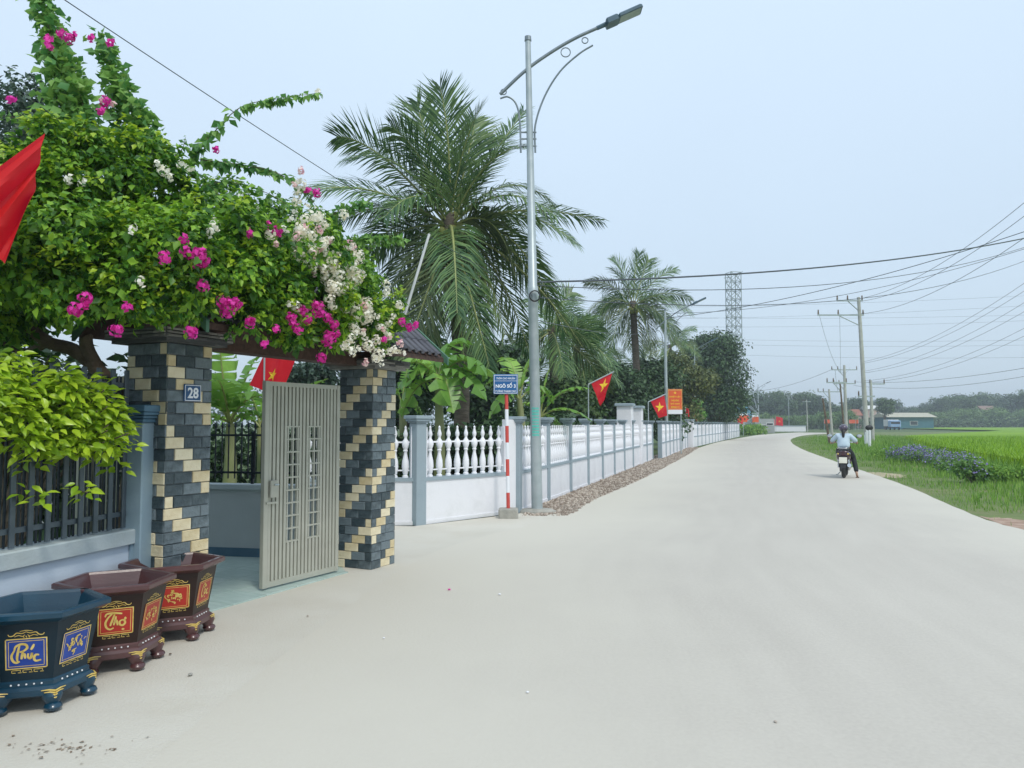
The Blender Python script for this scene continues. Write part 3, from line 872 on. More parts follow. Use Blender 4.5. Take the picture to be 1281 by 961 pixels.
# courtyard floor: tiles as pieces
court = MB(); court.add([tuple(q) for q in (P1 + U * HW + N * .1 + [0, 0, -.001], P2 - U * HW + N * .1 + [0, 0, -.001], np.array([-1.8, 8.9, -.001]), np.array([-7.5, 10.2, -.001]), np.array([-7.5, 6.8, -.001]), P1 - N * 1.0 + [0, 0, -.001])], [(0, 1, 2, 3, 4, 5)])
cf = tag(court.build('courtyard_floor', M_COURT), kind='structure')
tmb = MB(); tmb.bbox((.004, .004, 0), (.396, .396, .012), .003); q = tmb.build('floor_tile', M_COURT, link=False); tme = q.data; bpy.data.objects.remove(q)
Mc = T(*(P1 + U * HW + N * .1)) @ RZ(GRZ)
for i in range(9):
    for j in range(6):
        loc = Mc @ Vector((-.4 * (i + 1), .4 * j - .4 * (0), 0.0))
        if j >= 5 or (loc.y > 9.0 - 0.05 + (-1.75 - loc.x) * .17) or (j < 0): continue
        o = bpy.data.objects.new('floor_tile', tme); C.objects.link(o); o.parent = cf; o.matrix_local = T(loc.x, loc.y, 0.0) @ RZ(GRZ)
        if loc.y + .36 > 8.8 + (-1.75 - loc.x) * .17: bpy.data.objects.remove(o)

# inner yard wall with black iron fence
MATS['yard'] = mat('yard_wall_paint', (0.44, 0.48, 0.49), (0.50, 0.54, 0.55), 0.6, 2, 0.1, 40)
def wall_between(name, label, cat, a, b, parts, group=None):
    a, b = np.asarray(a, float), np.asarray(b, float)
    d = b - a; L = np.linalg.norm(d[:2])
    t = thing(name, label, cat, (a[0], a[1], 0), math.atan2(d[1], d[0]), group)
    parts(t, L)
    return t
def yard_wall(t, L):
    mb = MB(); mb.box((0, 0, .10), (L, .12, .78)); mb.build('wall_panel', MATS['yard'], t)
    mb = MB(); mb.box((0, -.012, 0), (L, .13, .10)); mb.build('plinth', M_DEEPBLUE, t)
    mb = MB(); mb.bbox((0, -.03, .78), (L, .15, .84), .008); mb.build('coping', M_COPING, t)
def yard_wall2(t, L):
    yard_wall(t, L)
yw = wall_between('yard_wall', 'blue grey yard wall behind the open gateway, under black iron railings', 'wall', (-9, 10.15), (-1.72, 8.78), yard_wall2)
def yard_fence(t, L):
    for z in (.96, 1.40):
        mb = MB(); mb.box((0, -.012, z), (L, .012, z + .025)); mb.build('rail', M_IRON, t)
    pk = MB(); pk.tube([(0, 0, .90), (0, 0, 1.50)], .0085, 6); pk.lathe([(.0085, 1.50), (.018, 1.52), (.001, 1.58)], 6); q = pk.build('picket', M_IRON, link=False); me_ = q.data
    n = int(L / .085)
    for i in range(n):
        o = bpy.data.objects.new('picket', me_); C.objects.link(o); o.parent = t; o.location = (.04 + i * .085, 0, 0)
    bpy.data.objects.remove(q)
    for x in np.arange(.5, L, 1.5):
        mb = MB(); mb.box((x - .015, -.015, .84), (x + .015, .015, 1.46)); mb.build('stanchion', M_IRON, t)
yf = wall_between('iron_railing', 'black iron railing with spear tops on the yard wall', 'railing', (-6.5, 9.74), (-1.76, 8.85), yard_fence)

# low garden wall at the left with steel slat fence and post
PBX = np.array([-2.835, 5.80])
FD = np.array([math.sin(math.radians(14)), math.cos(math.radians(14))])
A0 = PBX - FD * 7.5
def garden_wall(t, L):
    mb = MB(); mb.box((0, 0, .0), (L, .14, .66)); mb.build('wall_panel', M_PALEBLUE, t)
    mb = MB(); mb.bbox((0, -.035, .66), (L - .0, .175, .765), .01); mb.build('coping', M_COPING, t)
    mb = MB(); mb.box((L - .05, -.02, 0), (L + .0, -.003, .655)); mb.build('edge_band', M_BLUEGREY, t)
gwl = wall_between('garden_wall', 'low pale blue garden wall with grey coping behind the glazed pots', 'wall', A0, PBX, garden_wall)
def slat_fence(t, L):
    for z in (.86, 1.82):
        mb = MB(); mb.box((0, .055, z), (L, .08, z + .035)); mb.build('rail', M_FENCE, t)
    a = MB(); a.bbox((-.020, .035, .775), (.020, .054, 1.95), .004); q1 = a.build('slat', M_FENCE, link=False)
    b = MB(); b.box((-.006, .062, .775), (.006, .074, 1.90)); q2 = b.build('bar', M_IRON, link=False)
    x = L - .06; k = 0
    while x > 0.5:
        o = bpy.data.objects.new('slat', q1.data); C.objects.link(o); o.parent = t; o.location = (x, 0, 0)
        for j in (1, 2, 3):
            o = bpy.data.objects.new('bar', q2.data); C.objects.link(o); o.parent = t; o.location = (x - .034 * j, 0, 0)
        x -= .136
    bpy.data.objects.remove(q1); bpy.data.objects.remove(q2)
sfn = wall_between('slat_fence', 'dark grey steel slat fence on the low pale blue wall', 'fence', A0, PBX - FD * .0, slat_fence)
fp = thing('fence_post', 'blue grey square post with stepped cap beside the numbered pillar', 'post', (PBX[0] + .01, PBX[1] + .06, 0), -math.radians(14))
mb = MB(); mb.bbox((-.085, -.085, 0), (.085, .085, 1.56), .008); mb.build('shaft', M_BLUEGREY, fp)
mb = MB()
for w, z0, z1 in ((.10, 1.56, 1.59), (.115, 1.59, 1.615), (.135, 1.615, 1.64), (.145, 1.64, 1.69)): mb.bbox((-w, -w, z0), (w, w, z1 - .001), .006)
mb.build('cap', M_DEEPBLUE, fp)

# ------------------------------------------------------------------ white balustrade walls
BAL = [(r * 1.28, z) for r, z in [(.036, 0), (.036, .03), (.022, .045), (.030, .07), (.044, .20), (.040, .30), (.022, .42), (.019, .47), (.030, .50), (.022, .52), (.034, .56), (.044, .62), (.036, .68), (.018, .72), (.016, .75), (.026, .78), (.028, .82), (.016, .88), (.012, .92), (.016, .935), (.002, .97)]]
def bal_mesh(n=8, h=.80):
    mb = MB(); mb.lathe([(r, z * h / .97) for r, z in BAL], n); q = mb.build('baluster', M_WHITEB, smooth=True, link=False)
    me_ = q.data; bpy.data.objects.remove(q); return me_
bm8 = bal_mesh(10); bm5 = bal_mesh(6)
BASE_H, TOP_H = 0.72, 1.50

def post_obj(t, x, w=.17, white=False):
    mb = MB(); mb.bbox((x - w / 2, -.03, 0), (x + w / 2, .15, 1.56), .006); p = mb.build('post', M_GREY, t)
    mb = MB()
    for a, z0, z1 in ((.02, 1.56, 1.585), (.045, 1.585, 1.625), (.065, 1.625, 1.675)): mb.bbox((x - w / 2 - a, -.03 - a, z0), (x + w / 2 + a, .15 + a, z1 - .001), .006)
    mb.build('cap', M_GREY, p)
def bay(t, x0, x1, sp, me_, joined=None):
    mb = MB(); mb.box((x0, 0, .06), (x1, .12, BASE_H - .055)); mb.box((x0, -.012, 0), (x1, .13, .06)); mb.build('panel', M_WHITE, t)
    mb = MB(); mb.box((x0, -.02, BASE_H - .055), (x1, .14, BASE_H)); mb.build('sill', M_GREY, t)
    mb = MB(); mb.box((x0, .05, BASE_H + .53), (x1, .07, BASE_H + .555)); mb.box((x0, .05, BASE_H + .10), (x1, .07, BASE_H + .12)); mb.build('tie_rail', M_WHITEB, t)
    for xx in (x0, x1 - .05):
        mb = MB(); mb.box((xx, .01, BASE_H), (xx + .05, .11, 1.50)); mb.build('pilaster', M_WHITEB, t)
    n = max(1, int(round((x1 - x0 - .1) / sp)))
    for i in range(n):
        x = x0 + .05 + (x1 - x0 - .1) * (i + .5) / n
        if joined is not None:
            joined.lathe([(r, BASE_H + z * .80 / .97) for r, z in BAL[::3]], 5, T(x, .06, 0))
        else:
            o = bpy.data.objects.new('baluster', me_); C.objects.link(o); o.parent = t; o.location = (x, .06, BASE_H)

def balustrade(label, a, b, nb, sp=.145, me_=bm8, join=False, group='white balustrade walls along the road', first=True, last=True):
    def parts(t, L):
        w = L / nb
        J = MB() if join else None
        for i in range(nb + 1):
            if (i == 0 and not first) or (i == nb and not last): continue
            post_obj(t, i * w)
        for i in range(nb): bay(t, i * w + .085, (i + 1) * w - .085, sp, me_, J)
        if join: tag(J.build('baluster', M_WHITEB, t), kind='stuff')
    return wall_between('balustrade_wall', label, 'wall', a, b, parts, group)

corner = np.array([0.13, 13.5])
S0 = np.array([-1.42, 11.82])
sd_ = (corner - S0) / np.linalg.norm(corner - S0)
# side wall: from behind the gate pillar to the post, then to the corner
balustrade('short white balustrade wall section hidden partly behind the right gate pillar', S0 - np.array([1.9, .15]), S0 - sd_ * 0.0, 1, .16, first=False, last=False)
def side_parts(t, L):
    post_obj(t, 0.02, .20)
    mb = MB(); mb.bbox((L - .32, -.0, 0), (L - .06, .12, 1.62), .006); mb.build('corner_pier', M_WHITE, t)
    bay(t, .12, L - .32, .205, bm8)
wall_between('balustrade_wall', 'white balustrade wall side facing the camera behind the blue lane sign', 'wall', S0, corner, side_parts, 'white balustrade walls along the road')
balustrade('long white balustrade wall with grey posts from the near lamp to the narrow gap', corner, (6.1, 33.4), 10, .19)
wb = balustrade('white balustrade wall beyond the narrow gap, behind the second street lamp', (6.6, 34.0), (11.3, 49.6), 8, .2, bm5)
wc = balustrade('far white balustrade wall curving away under the big dark tree', (11.9, 50.5), (27.2, 92), 18, .3, bm5, join=True)
t = thing('gate_pier', 'white pier at the joint of the far balustrade walls', 'pier', (11.55, 50.0, 0), -.35)
mb = MB(); mb.bbox((-.25, -.25, 0), (.25, .25, 1.75), .01); mb.build('shaft', M_WHITE, t); mb = MB(); mb.bbox((-.3, -.3, 1.75), (.3, .3, 1.83), .01); mb.build('cap', M_GREY, t)
for (px, lab) in ((782, 'taller white pier with grey cap standing inside the balustrade wall'), (795, 'slightly lower white pier with grey cap standing beside the taller one')):
    Y = 27.5 if px == 782 else 29.5
    p = P(px, 530, Y); hgt = 1.55 + (530 - (505 if px == 782 else 508)) / F * Y
    t = thing('gate_pier', lab, 'pier', (p[0], Y, 0), -.3, 'white piers behind the wall')
    mb = MB(); mb.bbox((-.26, -.26, 0), (.26, .26, hgt - .09), .01); mb.build('shaft', M_WHITE, t)
    mb = MB(); mb.bbox((-.33, -.33, hgt - .09), (.33, .33, hgt), .02); mb.build('cap', M_GREY, t)

# ------------------------------------------------------------------ glazed pots
def pot(loc, rz, label, body, panel, faces, group='glazed hexagonal pots by the wall'):
    t = thing('flower_pot', label, 'pot', loc, rz, group)
    rot = PI / 6 + PI / 6 + 0      # flat face towards -y
    rot = 0
    prof = [(.265, .085), (.285, .095), (.285, .125), (.268, .14), (.258, .145), (.258, .165), (.245, .175), (.248, .19), (.300, .465), (.303, .485), (.345, .505), (.362, .515), (.362, .54), (.352, .548),
            (.322, .548), (.312, .535), (.285, .47), (.235, .33), (.232, .325)]
    dark = M_POTDARKB if body is M_POTBLUE else M_POTDARKR
    mb = MB(); mb.lathe(prof[:7], 6, rot=rot, cap=True); mb.build('base', body, t)
    mb = MB(); mb.lathe([(.2475, .174), (.249, .19), (.300, .465), (.303, .486)], 6, rot=rot, cap=False); b = mb.build('body', dark, t)
    mb = MB(); mb.lathe([(.301, .484)] + prof[10:], 6, rot=rot, cap=False); mb.build('rim', body, t)
    mb = MB(); mb.lathe([(.14, .327), (.14, .329)], 20); mb.build('planting_hole', M_HOLESHADE, t)  # flat disc, its dark colour stands in for shade inside the empty pot
    # feet under each corner
    for k in range(6):
        a = rot + k * PI / 3
        c, s = math.cos(a), math.sin(a)
        mb = MB()
        mb.tube([(c * .23, s * .23, .10), (c * .25, s * .25, .075), (c * .248, s * .248, .045), (c * .255, s * .255, .028)], [.058, .050, .034, .038], 10)
        mb.ball((c * .258, s * .258, .028), .042, 10, (1.1, 1.1, .66))
        f = mb.build('foot', body, t, smooth=True)
        g = MB()
        for (sgn) in (-1, 1):
            aa = a + sgn * .0
            tx = np.array([-s, c, 0]) * sgn
            o = np.array([c, s, 0]) * .2885
            side = tx * .86 + np.array([-c, -s, 0]) * .5
            for (x0, x1, z) in ((.0, .07, .118), (.0, .055, .106), (.0, .035, .094), (.0, .02, .08)):
                p0 = o + side * x0 + [0, 0, z]; p1 = o + side * x1 + [0, 0, z + .004]
                g.tube([p0 + np.array([c, s, 0]) * .004, (p0 + p1) / 2 + [0, 0, .004] + np.array([c, s, 0]) * .005, p1 + np.array([c, s, 0]) * .004], [.005, .004, .002], 5)
        tag(g.build('gilding', M_GOLD, f), kind='stuff')
    # decorated faces
    rb, zb, rt_, zt = .248, .19, .300, .465
    ap = math.cos(PI / 6)
    for k in range(6):
        a = -PI / 2 + k * PI / 3
        nx, ny = math.cos(a), math.sin(a)
        ux = np.array([-ny, nx, 0])
        base = np.array([nx * rb * ap, ny * rb * ap, zb]); top = np.array([nx * rt_ * ap, ny * rt_ * ap, zt])
        uy = (top - base); H = np.linalg.norm(uy); uy /= H
        nn = np.cross(ux, uy)
        fr_ = (base + uy * H * .5, ux, uy, nn)
        def pt(x, y, o=0.0): return fr_[0] + ux * x + uy * y + nn * o
        kind = faces[k % len(faces)]
        pn = MB(); w, h = .096, .082
        cy = -.004
        pn.add([pt(-w, cy - h, .0), pt(w, cy - h, 0), pt(w, cy + h, 0), pt(-w, cy + h, 0), pt(-w, cy - h, .002), pt(w, cy - h, .002), pt(w, cy + h, .002), pt(-w, cy + h, .002)], [(4, 5, 6, 7), (0, 1, 5, 4), (1, 2, 6, 5), (2, 3, 7, 6), (3, 0, 4, 7)])
        po = pn.build('panel', panel, t)
        g = MB()
        for q, wd in ((.0, .006), (.013, .003)):
            W, Hh = w - q, h - q
            for p0, p1 in (((-W, -Hh), (W, -Hh)), ((W, -Hh), (W, Hh)), ((W, Hh), (-W, Hh)), ((-W, Hh), (-W, -Hh))):
                g.add([pt(p0[0] + sx_, p0[1] + cy + sy_, .0045) for sx_, sy_ in ((-wd / 2, -wd / 2), (wd / 2, wd / 2))] + [pt(p1[0] + sx_, p1[1] + cy + sy_, .0045) for sx_, sy_ in ((wd / 2, wd / 2), (-wd / 2, -wd / 2))], [(0, 1, 2, 3)])
        g.build('gold_border', M_GOLD, po)
        g = MB()
        S = .067
        off = (fr_[0] + uy * cy, ux, uy, nn)
        if kind in GLYPH:
            for st_ in GLYPH[kind]: g.ribbon(catmull([(x * S * 1.05, y * S) for x, y in st_], 5), .0125, off, .005)
            nm_ = 'lettering'
        else:
            rr = random.Random(k * 7 + len(label))
            for q in range(26):
                x = rr.uniform(-.055, .055); y = rr.uniform(-.058, .05) * (1 - abs(x) / .1) - .006
                p = [(x, y), (x + rr.uniform(-.012, .012), y + rr.uniform(.005, .02)), (x + rr.uniform(-.02, .02), y + rr.uniform(.0, .025))]
                g.ribbon(catmull(p, 3), rr.uniform(.004, .010), off, .0042 + .0001 * q)
            nm_ = 'figure_relief'
        tag(g.build(nm_, M_GOLD, po), kind='stuff')
        g = MB()                                           # scroll above the panel, meander under it
        zt_ = .094 + .012
        for sgn in (-1, 1):
            g.ribbon(catmull([(sgn * .085, zt_), (sgn * .078, zt_ - .010), (sgn * .06, zt_ - .008), (sgn * .045, zt_ + .006), (sgn * .02, zt_ + .002), (0, zt_ + .010)], 4), .005, fr_, .0025)
            g.ribbon(catmull([(sgn * .055, zt_ - .014), (sgn * .035, zt_ - .008), (sgn * .018, zt_ - .014), (sgn * .006, zt_ - .006)], 4), .004, fr_, .0028)
        g.ribbon(catmull([(-.03, zt_ + .014), (0, zt_ + .018), (.03, zt_ + .013)], 4), .004, fr_, .003)
        for j in range(3): g.ribbon([(-.015 + j * .013, zt_ - .012), (-.010 + j * .013, zt_ - .022)], .006, fr_, .003)
        yb = -.096
        for j in range(3):
            x = -.07 + j * .052
            for p0, p1 in (((x, yb), (x + .04, yb)), ((x, yb), (x, yb - .014)), ((x, yb - .014), (x + .018, yb - .014)), ((x + .04, yb), (x + .04, yb - .008)), ((x + .028, yb - .014), (x + .046, yb - .014))):
                g.ribbon([p0, ((p0[0] + p1[0]) / 2, (p0[1] + p1[1]) / 2), p1], .0035, fr_, .0025)
        tag(g.build('gold_scroll', M_GOLD, b), kind='stuff')
        g = MB()
        for j in range(5):
            g.ball(tuple(np.array([nx, ny, 0]) * (.2595 * ap) + ux * (-.072 + j * .036) + np.array([0, 0, .155])), .0052, 6)
        tag(g.build('bead_row', M_SIGNWHITE, b), kind='stuff')
    return t

GLYPH = {
    'phuc': [[(-.80, .30), (-.70, .62), (-.35, .80), (-.02, .72), (.05, .45), (-.20, .22), (-.45, .15)], [(-.45, .72), (-.55, .20), (-.62, -.30), (-.60, -.62)], [(-.80, .30), (-.98, -.10), (-.92, -.50), (-.70, -.72), (-.45, -.62)],
             [(-.22, .22), (-.30, -.20), (-.34, -.45)], [(-.30, -.15), (-.15, -.02), (-.10, -.25), (-.08, -.42)], [(.12, .0), (.10, -.30), (.24, -.42), (.34, -.20), (.38, .02), (.38, -.35)], [(.30, .28), (.42, .50), (.52, .74)],
             [(.85, -.18), (.62, -.16), (.50, -.42), (.62, -.66), (.98, -.60)]],
    'tho': [[(-.85, .50), (-.70, .78), (-.20, .82), (.30, .74), (.50, .70)], [(-.25, .80), (-.60, .40), (-.80, -.05), (-.72, -.50), (-.45, -.72), (-.15, -.60)], [(-.10, .70), (-.25, .20), (-.38, -.20), (-.42, -.40)],
            [(.02, .50), (-.05, .10), (-.15, -.35)], [(-.15, -.15), (.02, .10), (.12, -.10), (.15, -.40)], [(.50, .10), (.32, -.05), (.35, -.35), (.58, -.42), (.75, -.20), (.65, .05), (.48, .08)], [(.50, -.75), (.60, -.82), (.66, -.74)], [(.62, .05), (.76, .20), (.72, .34)]],
    'loc': [[(-.40, .75), (-.55, .30), (-.60, -.20), (-.40, -.55), (-.05, -.40)], [(-.40, .75), (-.10, .85), (.0, .60), (-.25, .35)], [(.10, .25), (-.05, .0), (.05, -.28), (.28, -.22), (.32, .05), (.12, .22)], [(.05, .45), (.20, .62), (.34, .44)], [(.15, -.60), (.22, -.68), (.28, -.58)],
            [(.80, .10), (.58, .10), (.50, -.20), (.65, -.42), (.92, -.36)]],
}
pot((-2.67, 4.40, 0), math.radians(18), 'dark blue glazed hexagonal pot with gold lettering in blue panels, nearest whole pot', M_POTBLUE, M_PANELBLUE, ['phuc', 'fig'])
pot((-2.575, 5.05, 0), math.radians(28), 'maroon glazed pot in the middle of the row, gold lettering on a red panel', M_POTRED, M_PANELRED, ['tho', 'fig'])
pot((-2.50, 5.72, 0), math.radians(27), 'maroon glazed pot nearest the gateway, gold figures on its front red panel', M_POTRED, M_PANELRED, ['fig', 'loc'])
pot((-2.92, 3.80, 0), math.radians(19), 'dark blue glazed pot cut off by the left edge of the picture', M_POTBLUE, M_PANELBLUE, ['tho', 'fig'])

# ------------------------------------------------------------------ street lamps
def lamp(base, H, label, footing=True, lean=0.0, detail=True, rz=0.0):
    t = thing('street_lamp', label, 'street lamp', base, rz, 'street lamps along the road')
    n = 12
    hp = H
    if footing:
        mb = MB(); mb.lathe([(.34, 0), (.33, .03), (.26, .06), (.12, .07)], 12, sy=.8); mb.build('footing', M_FOOTING, t)
    L = lambda z: (-lean * z, 0, z)
    mb = MB(); mb.tube([L(0.0), L(.02)], [.2, .2], 8) if False else None
    mb.tube([L(.0), L(H * .44), L(H * .442), L(H * .47), L(H * .472), L(H * .82), L(H)], [.098, .086, .094, .094, .08, .058, .05], 16); pole = mb.build('pole', M_STEEL, t, smooth=True)
    mb = MB(); mb.tube([L(H), L(H + .08)], [.065, .06], 10); mb.build('cap', M_DSTEEL, pole)
    top = np.array(L(H))
    # arm, curving out over the road (+x)
    arm = catmull([top + np.array(v) for v in ((-.50, 0, -.98), (-.05, 0, -.55), (.40, 0, -.22), (.85, 0, .05), (1.32, 0, .27))], 6)
    mb = MB(); mb.tube(arm, .030, 10); a = mb.build('arm', M_DSTEEL, t, smooth=True)
    mb = MB()
    br = catmull([top + np.array(v) for v in ((.13, 0, -2.05), (.13, 0, -1.55), (.30, 0, -1.02), (.58, 0, -.56), (.92, 0, -.24), (1.17, 0, -.08))], 6)
    mb.tube(br, .017, 8)
    br2 = catmull([top + np.array(v) for v in ((-.13, 0, -2.05), (-.15, 0, -1.45), (-.22, 0, -1.15), (-.36, 0, -1.03), (-.50, 0, -1.06))], 5)
    mb.tube(br2, .017, 8)
    for z in (-1.68, -1.80, -1.93): mb.tube([top + [-.15, 0, z], top + [.15, 0, z]], .016, 8)
    for (cx, cz, r) in ((.68, -.21, .085), (1.03, .01, .055), (-.44, -.94, .05)):
        ang = np.linspace(0, 2 * PI, 17); mb.tube([top + [cx + r * math.cos(q), 0, cz + r * math.sin(q)] for q in ang], .010, 6, cap=False)
    mb.build('scroll_bracket', M_DSTEEL, t, smooth=True)
    d = (arm[-1] - arm[-4]); d /= np.linalg.norm(d)
    Mh = T(*arm[-1]) @ Matrix.Rotation(-math.atan2(d[2], d[0]), 4, 'Y')
    mb = MB(); mb.tube([(-.08, 0, 0), (.12, 0, 0)], [.04, .045], 8, M=Mh)
    mb.bbox((.10, -.13, -.05), (.34, .13, .055), .02, Mh); mb.bbox((.34, -.15, -.03), (.80, .15, .035), .02, Mh)
    h = mb.build('lamp_head', M_LAMPHEAD, t)
    mb = MB(); mb.box((.36, -.12, -.038), (.77, .12, -.031), Mh); mb.build('lens', M_LAMPGLASS, h)
    return t
b1 = G(672, 641)
lp1 = lamp(b1, 8.45, 'nearest galvanised street lamp with teal sticker, in front of the white wall', lean=.018)
mb = MB()
for k in range(10):
    z = 1.35 + k * .052; w = R.uniform(.012, .022)
    pts = [(math.cos(a) * .0985 - .018 * z, math.sin(a) * .0985, 0) for a in np.linspace(-PI * .72, -PI * .28, 6)]
    mb.add([(p[0], p[1], z - w) for p in pts] + [(p[0], p[1], z + w) for p in pts], [(i, i + 1, 7 + i, 6 + i) for i in range(5)])
mb.build('sticker', M_TEAL, lp1)
tx = text_mesh('sticker_lettering', 'A B C 3', M_WHITE, lp1, T(-.03, -.1005, 1.58) @ RX(PI / 2) @ RZ(PI / 2), w=.3, h=.05) if False else None
cc = P(669, 370, b1[1] - .16)
t = thing('cable_coil', 'coil of spare black cable hung on the nearest street lamp', 'cable', cc)
mb = MB()
for k in range(5):
    ang = np.linspace(0, 2 * PI, 20); r = .085 + .012 * R.random()
    mb.tube([(r * math.cos(q), .01 * k + .01 * math.sin(3 * q), r * math.sin(q)) for q in ang], .009, 6, cap=False)
mb.build('loop', M_BLACK, t, smooth=True)
b2 = G(834, 568); lamp(b2, (1.55 + (F and (530 - 388)) / F * b2[1]), 'second street lamp, passing in front of the orange board', detail=False, rz=-.2)
b3 = P(870, 530, 68); b3[2] = 0; lamp(b3, 8.5, 'third street lamp, in front of the olive green trees', rz=-.35)
b4 = P(949, 530, 125); b4[2] = 0; lamp(b4, 7.8, 'fourth street lamp, beyond the end of the white wall', footing=False, rz=-.5)
b5 = P(987, 530, 165); b5[2] = 0; lamp(b5, 7.6, 'farthest slim street lamp at the bend, behind the low white wall', footing=False, rz=-.6)

# ------------------------------------------------------------------ lane sign on red and white post
gs_ = G(636, 648)
t = thing('street_sign', 'blue lane name sign on a red and white striped post in a concrete block', 'sign', gs_, -0.02)
mb = MB(); mb.bbox((-.16, -.13, 0), (.16, .13, .16), .02); mb.build('footing', M_FOOTING, t)
zt = 1.55 + 40 / F * gs_[1]
segs_ = np.linspace(.14, zt - .02, 8)
for i in range(7):
    mb = MB(); mb.tube([(-.035 * (segs_[i] / zt), 0, segs_[i]), (-.035 * (segs_[i + 1] / zt), 0, segs_[i + 1])], .030, 12); mb.build('post_band', M_POSTRED if i % 2 == 0 else M_SIGNWHITE, t, smooth=True)
sw, sh = .205, .165
Ms = T(-.045, -.035, zt + .12) @ RX(PI / 2)
mb = MB(); mb.bbox((-sw, -sh, 0), (sw, sh, .012), .01, Ms); bd = mb.build('board', M_SIGNBLUE, t)
mb = MB()
for a, b, c, d in ((-sw + .012, -sh + .012, sw - .012, -sh + .020), (-sw + .012, sh - .020, sw - .012, sh - .012), (-sw + .012, -sh + .02, -sw + .020, sh - .02), (sw - .020, -sh + .02, sw - .012, sh - .02), (-sw + .02, .052, sw - .02, .057)):
    mb.box((a, b, .0122), (c, d, .0135), Ms)
mb.build('border', M_SIGNWHITE, bd)
text_mesh('lettering', 'THÔN CAO NHUẬN', M_SIGNWHITE, bd, Ms @ T(0, .098, .0135), w=.31, h=.05, bold=.02)
text_mesh('lettering', 'NGÕ SỐ 3', M_SIGNWHITE, bd, Ms @ T(0, -.015, .0135), w=.33, h=.088, bold=.03)
text_mesh('lettering', 'ĐƯỜNG THANH CAO', M_SIGNWHITE, bd, Ms @ T(0, -.110, .0135), w=.34, h=.045, bold=.02)

# ------------------------------------------------------------------ flags
def star(r):
    o = []
    for k in range(10):
        a = PI / 2 + k * PI / 5; q = r if k % 2 == 0 else r * .382
        o.append((math.cos(a) * q, math.sin(a) * q))
    return o
def flag(name, label, cor, nfold=3, amp=.03, star_c=None, star_r=.1, poles=None, group='red flags with a yellow star along the wall', loc=None, pole_r=.012, star_rot=0):
    """cor: four world corners (a,b,c,d) a->b along the staff"""
    a, b, c, d = [np.asarray(q, float) for q in cor]
    loc = a if loc is None else loc
    t = thing(name, label, 'flag', loc)
    n = 14
    nn = np.cross(b - a, d - a); nn /= np.linalg.norm(nn)
    def S(u, v, off=0.0):
        p = a * (1 - u) * (1 - v) + b * (1 - u) * v + c * u * v + d * u * (1 - v)
        return p + nn * (amp * math.sin(u * nfold * PI + v * 1.4) * (.3 + u) + off)
    mb = MB()
    V = [S(i / n, j / n) for i in range(n + 1) for j in range(n + 1)]
    mb.add(V, [(i * (n + 1) + j, i * (n + 1) + j + 1, (i + 1) * (n + 1) + j + 1, (i + 1) * (n + 1) + j) for i in range(n) for j in range(n)])
    cl = mb.build('cloth', M_RED, t, world=True, smooth=True)
    if star_c:
        for off, nm in ((.006, 'star'), (-.006, 'star')):
            s = star(1); mb = MB(); ca, sa = math.cos(star_rot), math.sin(star_rot)
            lu = star_r / np.linalg.norm(d - a); lv = star_r / max(1e-3, np.linalg.norm(b - a))
            pts = [(star_c[0], star_c[1])] + [(star_c[0] + (x * ca - y * sa) * lu, star_c[1] + (x * sa + y * ca) * lv) for x, y in s]
            mb.add([S(u, v, off) for u, v in pts], [(0, 1 + k, 1 + (k + 1) % 10) for k in range(10)])
            mb.build(nm, M_YELLOW, cl, world=True)
    if poles:
        mb = MB()
        for seg_ in poles: mb.tube(seg_, pole_r, 8)
        mb.build('staff', M_STEEL, t, world=True, smooth=True)
    return t
# big folded flag at the left edge
Y = 4.3
ta = P(56, 166, Y)
pl0 = np.array([P(-60, 300, Y)[0], Y + .1, 0.0])
flag('flag', 'large red flag drooping in at the left edge before the bougainvillea', [P(-75, 262, Y - .15), ta, P(40, 250, Y + .12), P(6, 330, Y)], 5, .05, star_c=(.45, .12), star_r=.07, poles=[[pl0, P(-75, 300, Y + .1), P(22, 196, Y)]], loc=(pl0[0], pl0[1], 0))
# flag behind the gate
Y = 10.5
flag('flag', 'red flag with yellow star hanging behind the closed gate leaf', [P(312, 482, Y), P(330, 446, Y), P(366, 450, Y + .4), P(350, 496, Y + .4)], 3, .05, star_c=(.5, .5), star_r=.09, poles=[[P(331, 444, Y) * [1, 1, 0], P(331, 440, Y)]], loc=P(331, 444, Y) * [1, 1, 0])
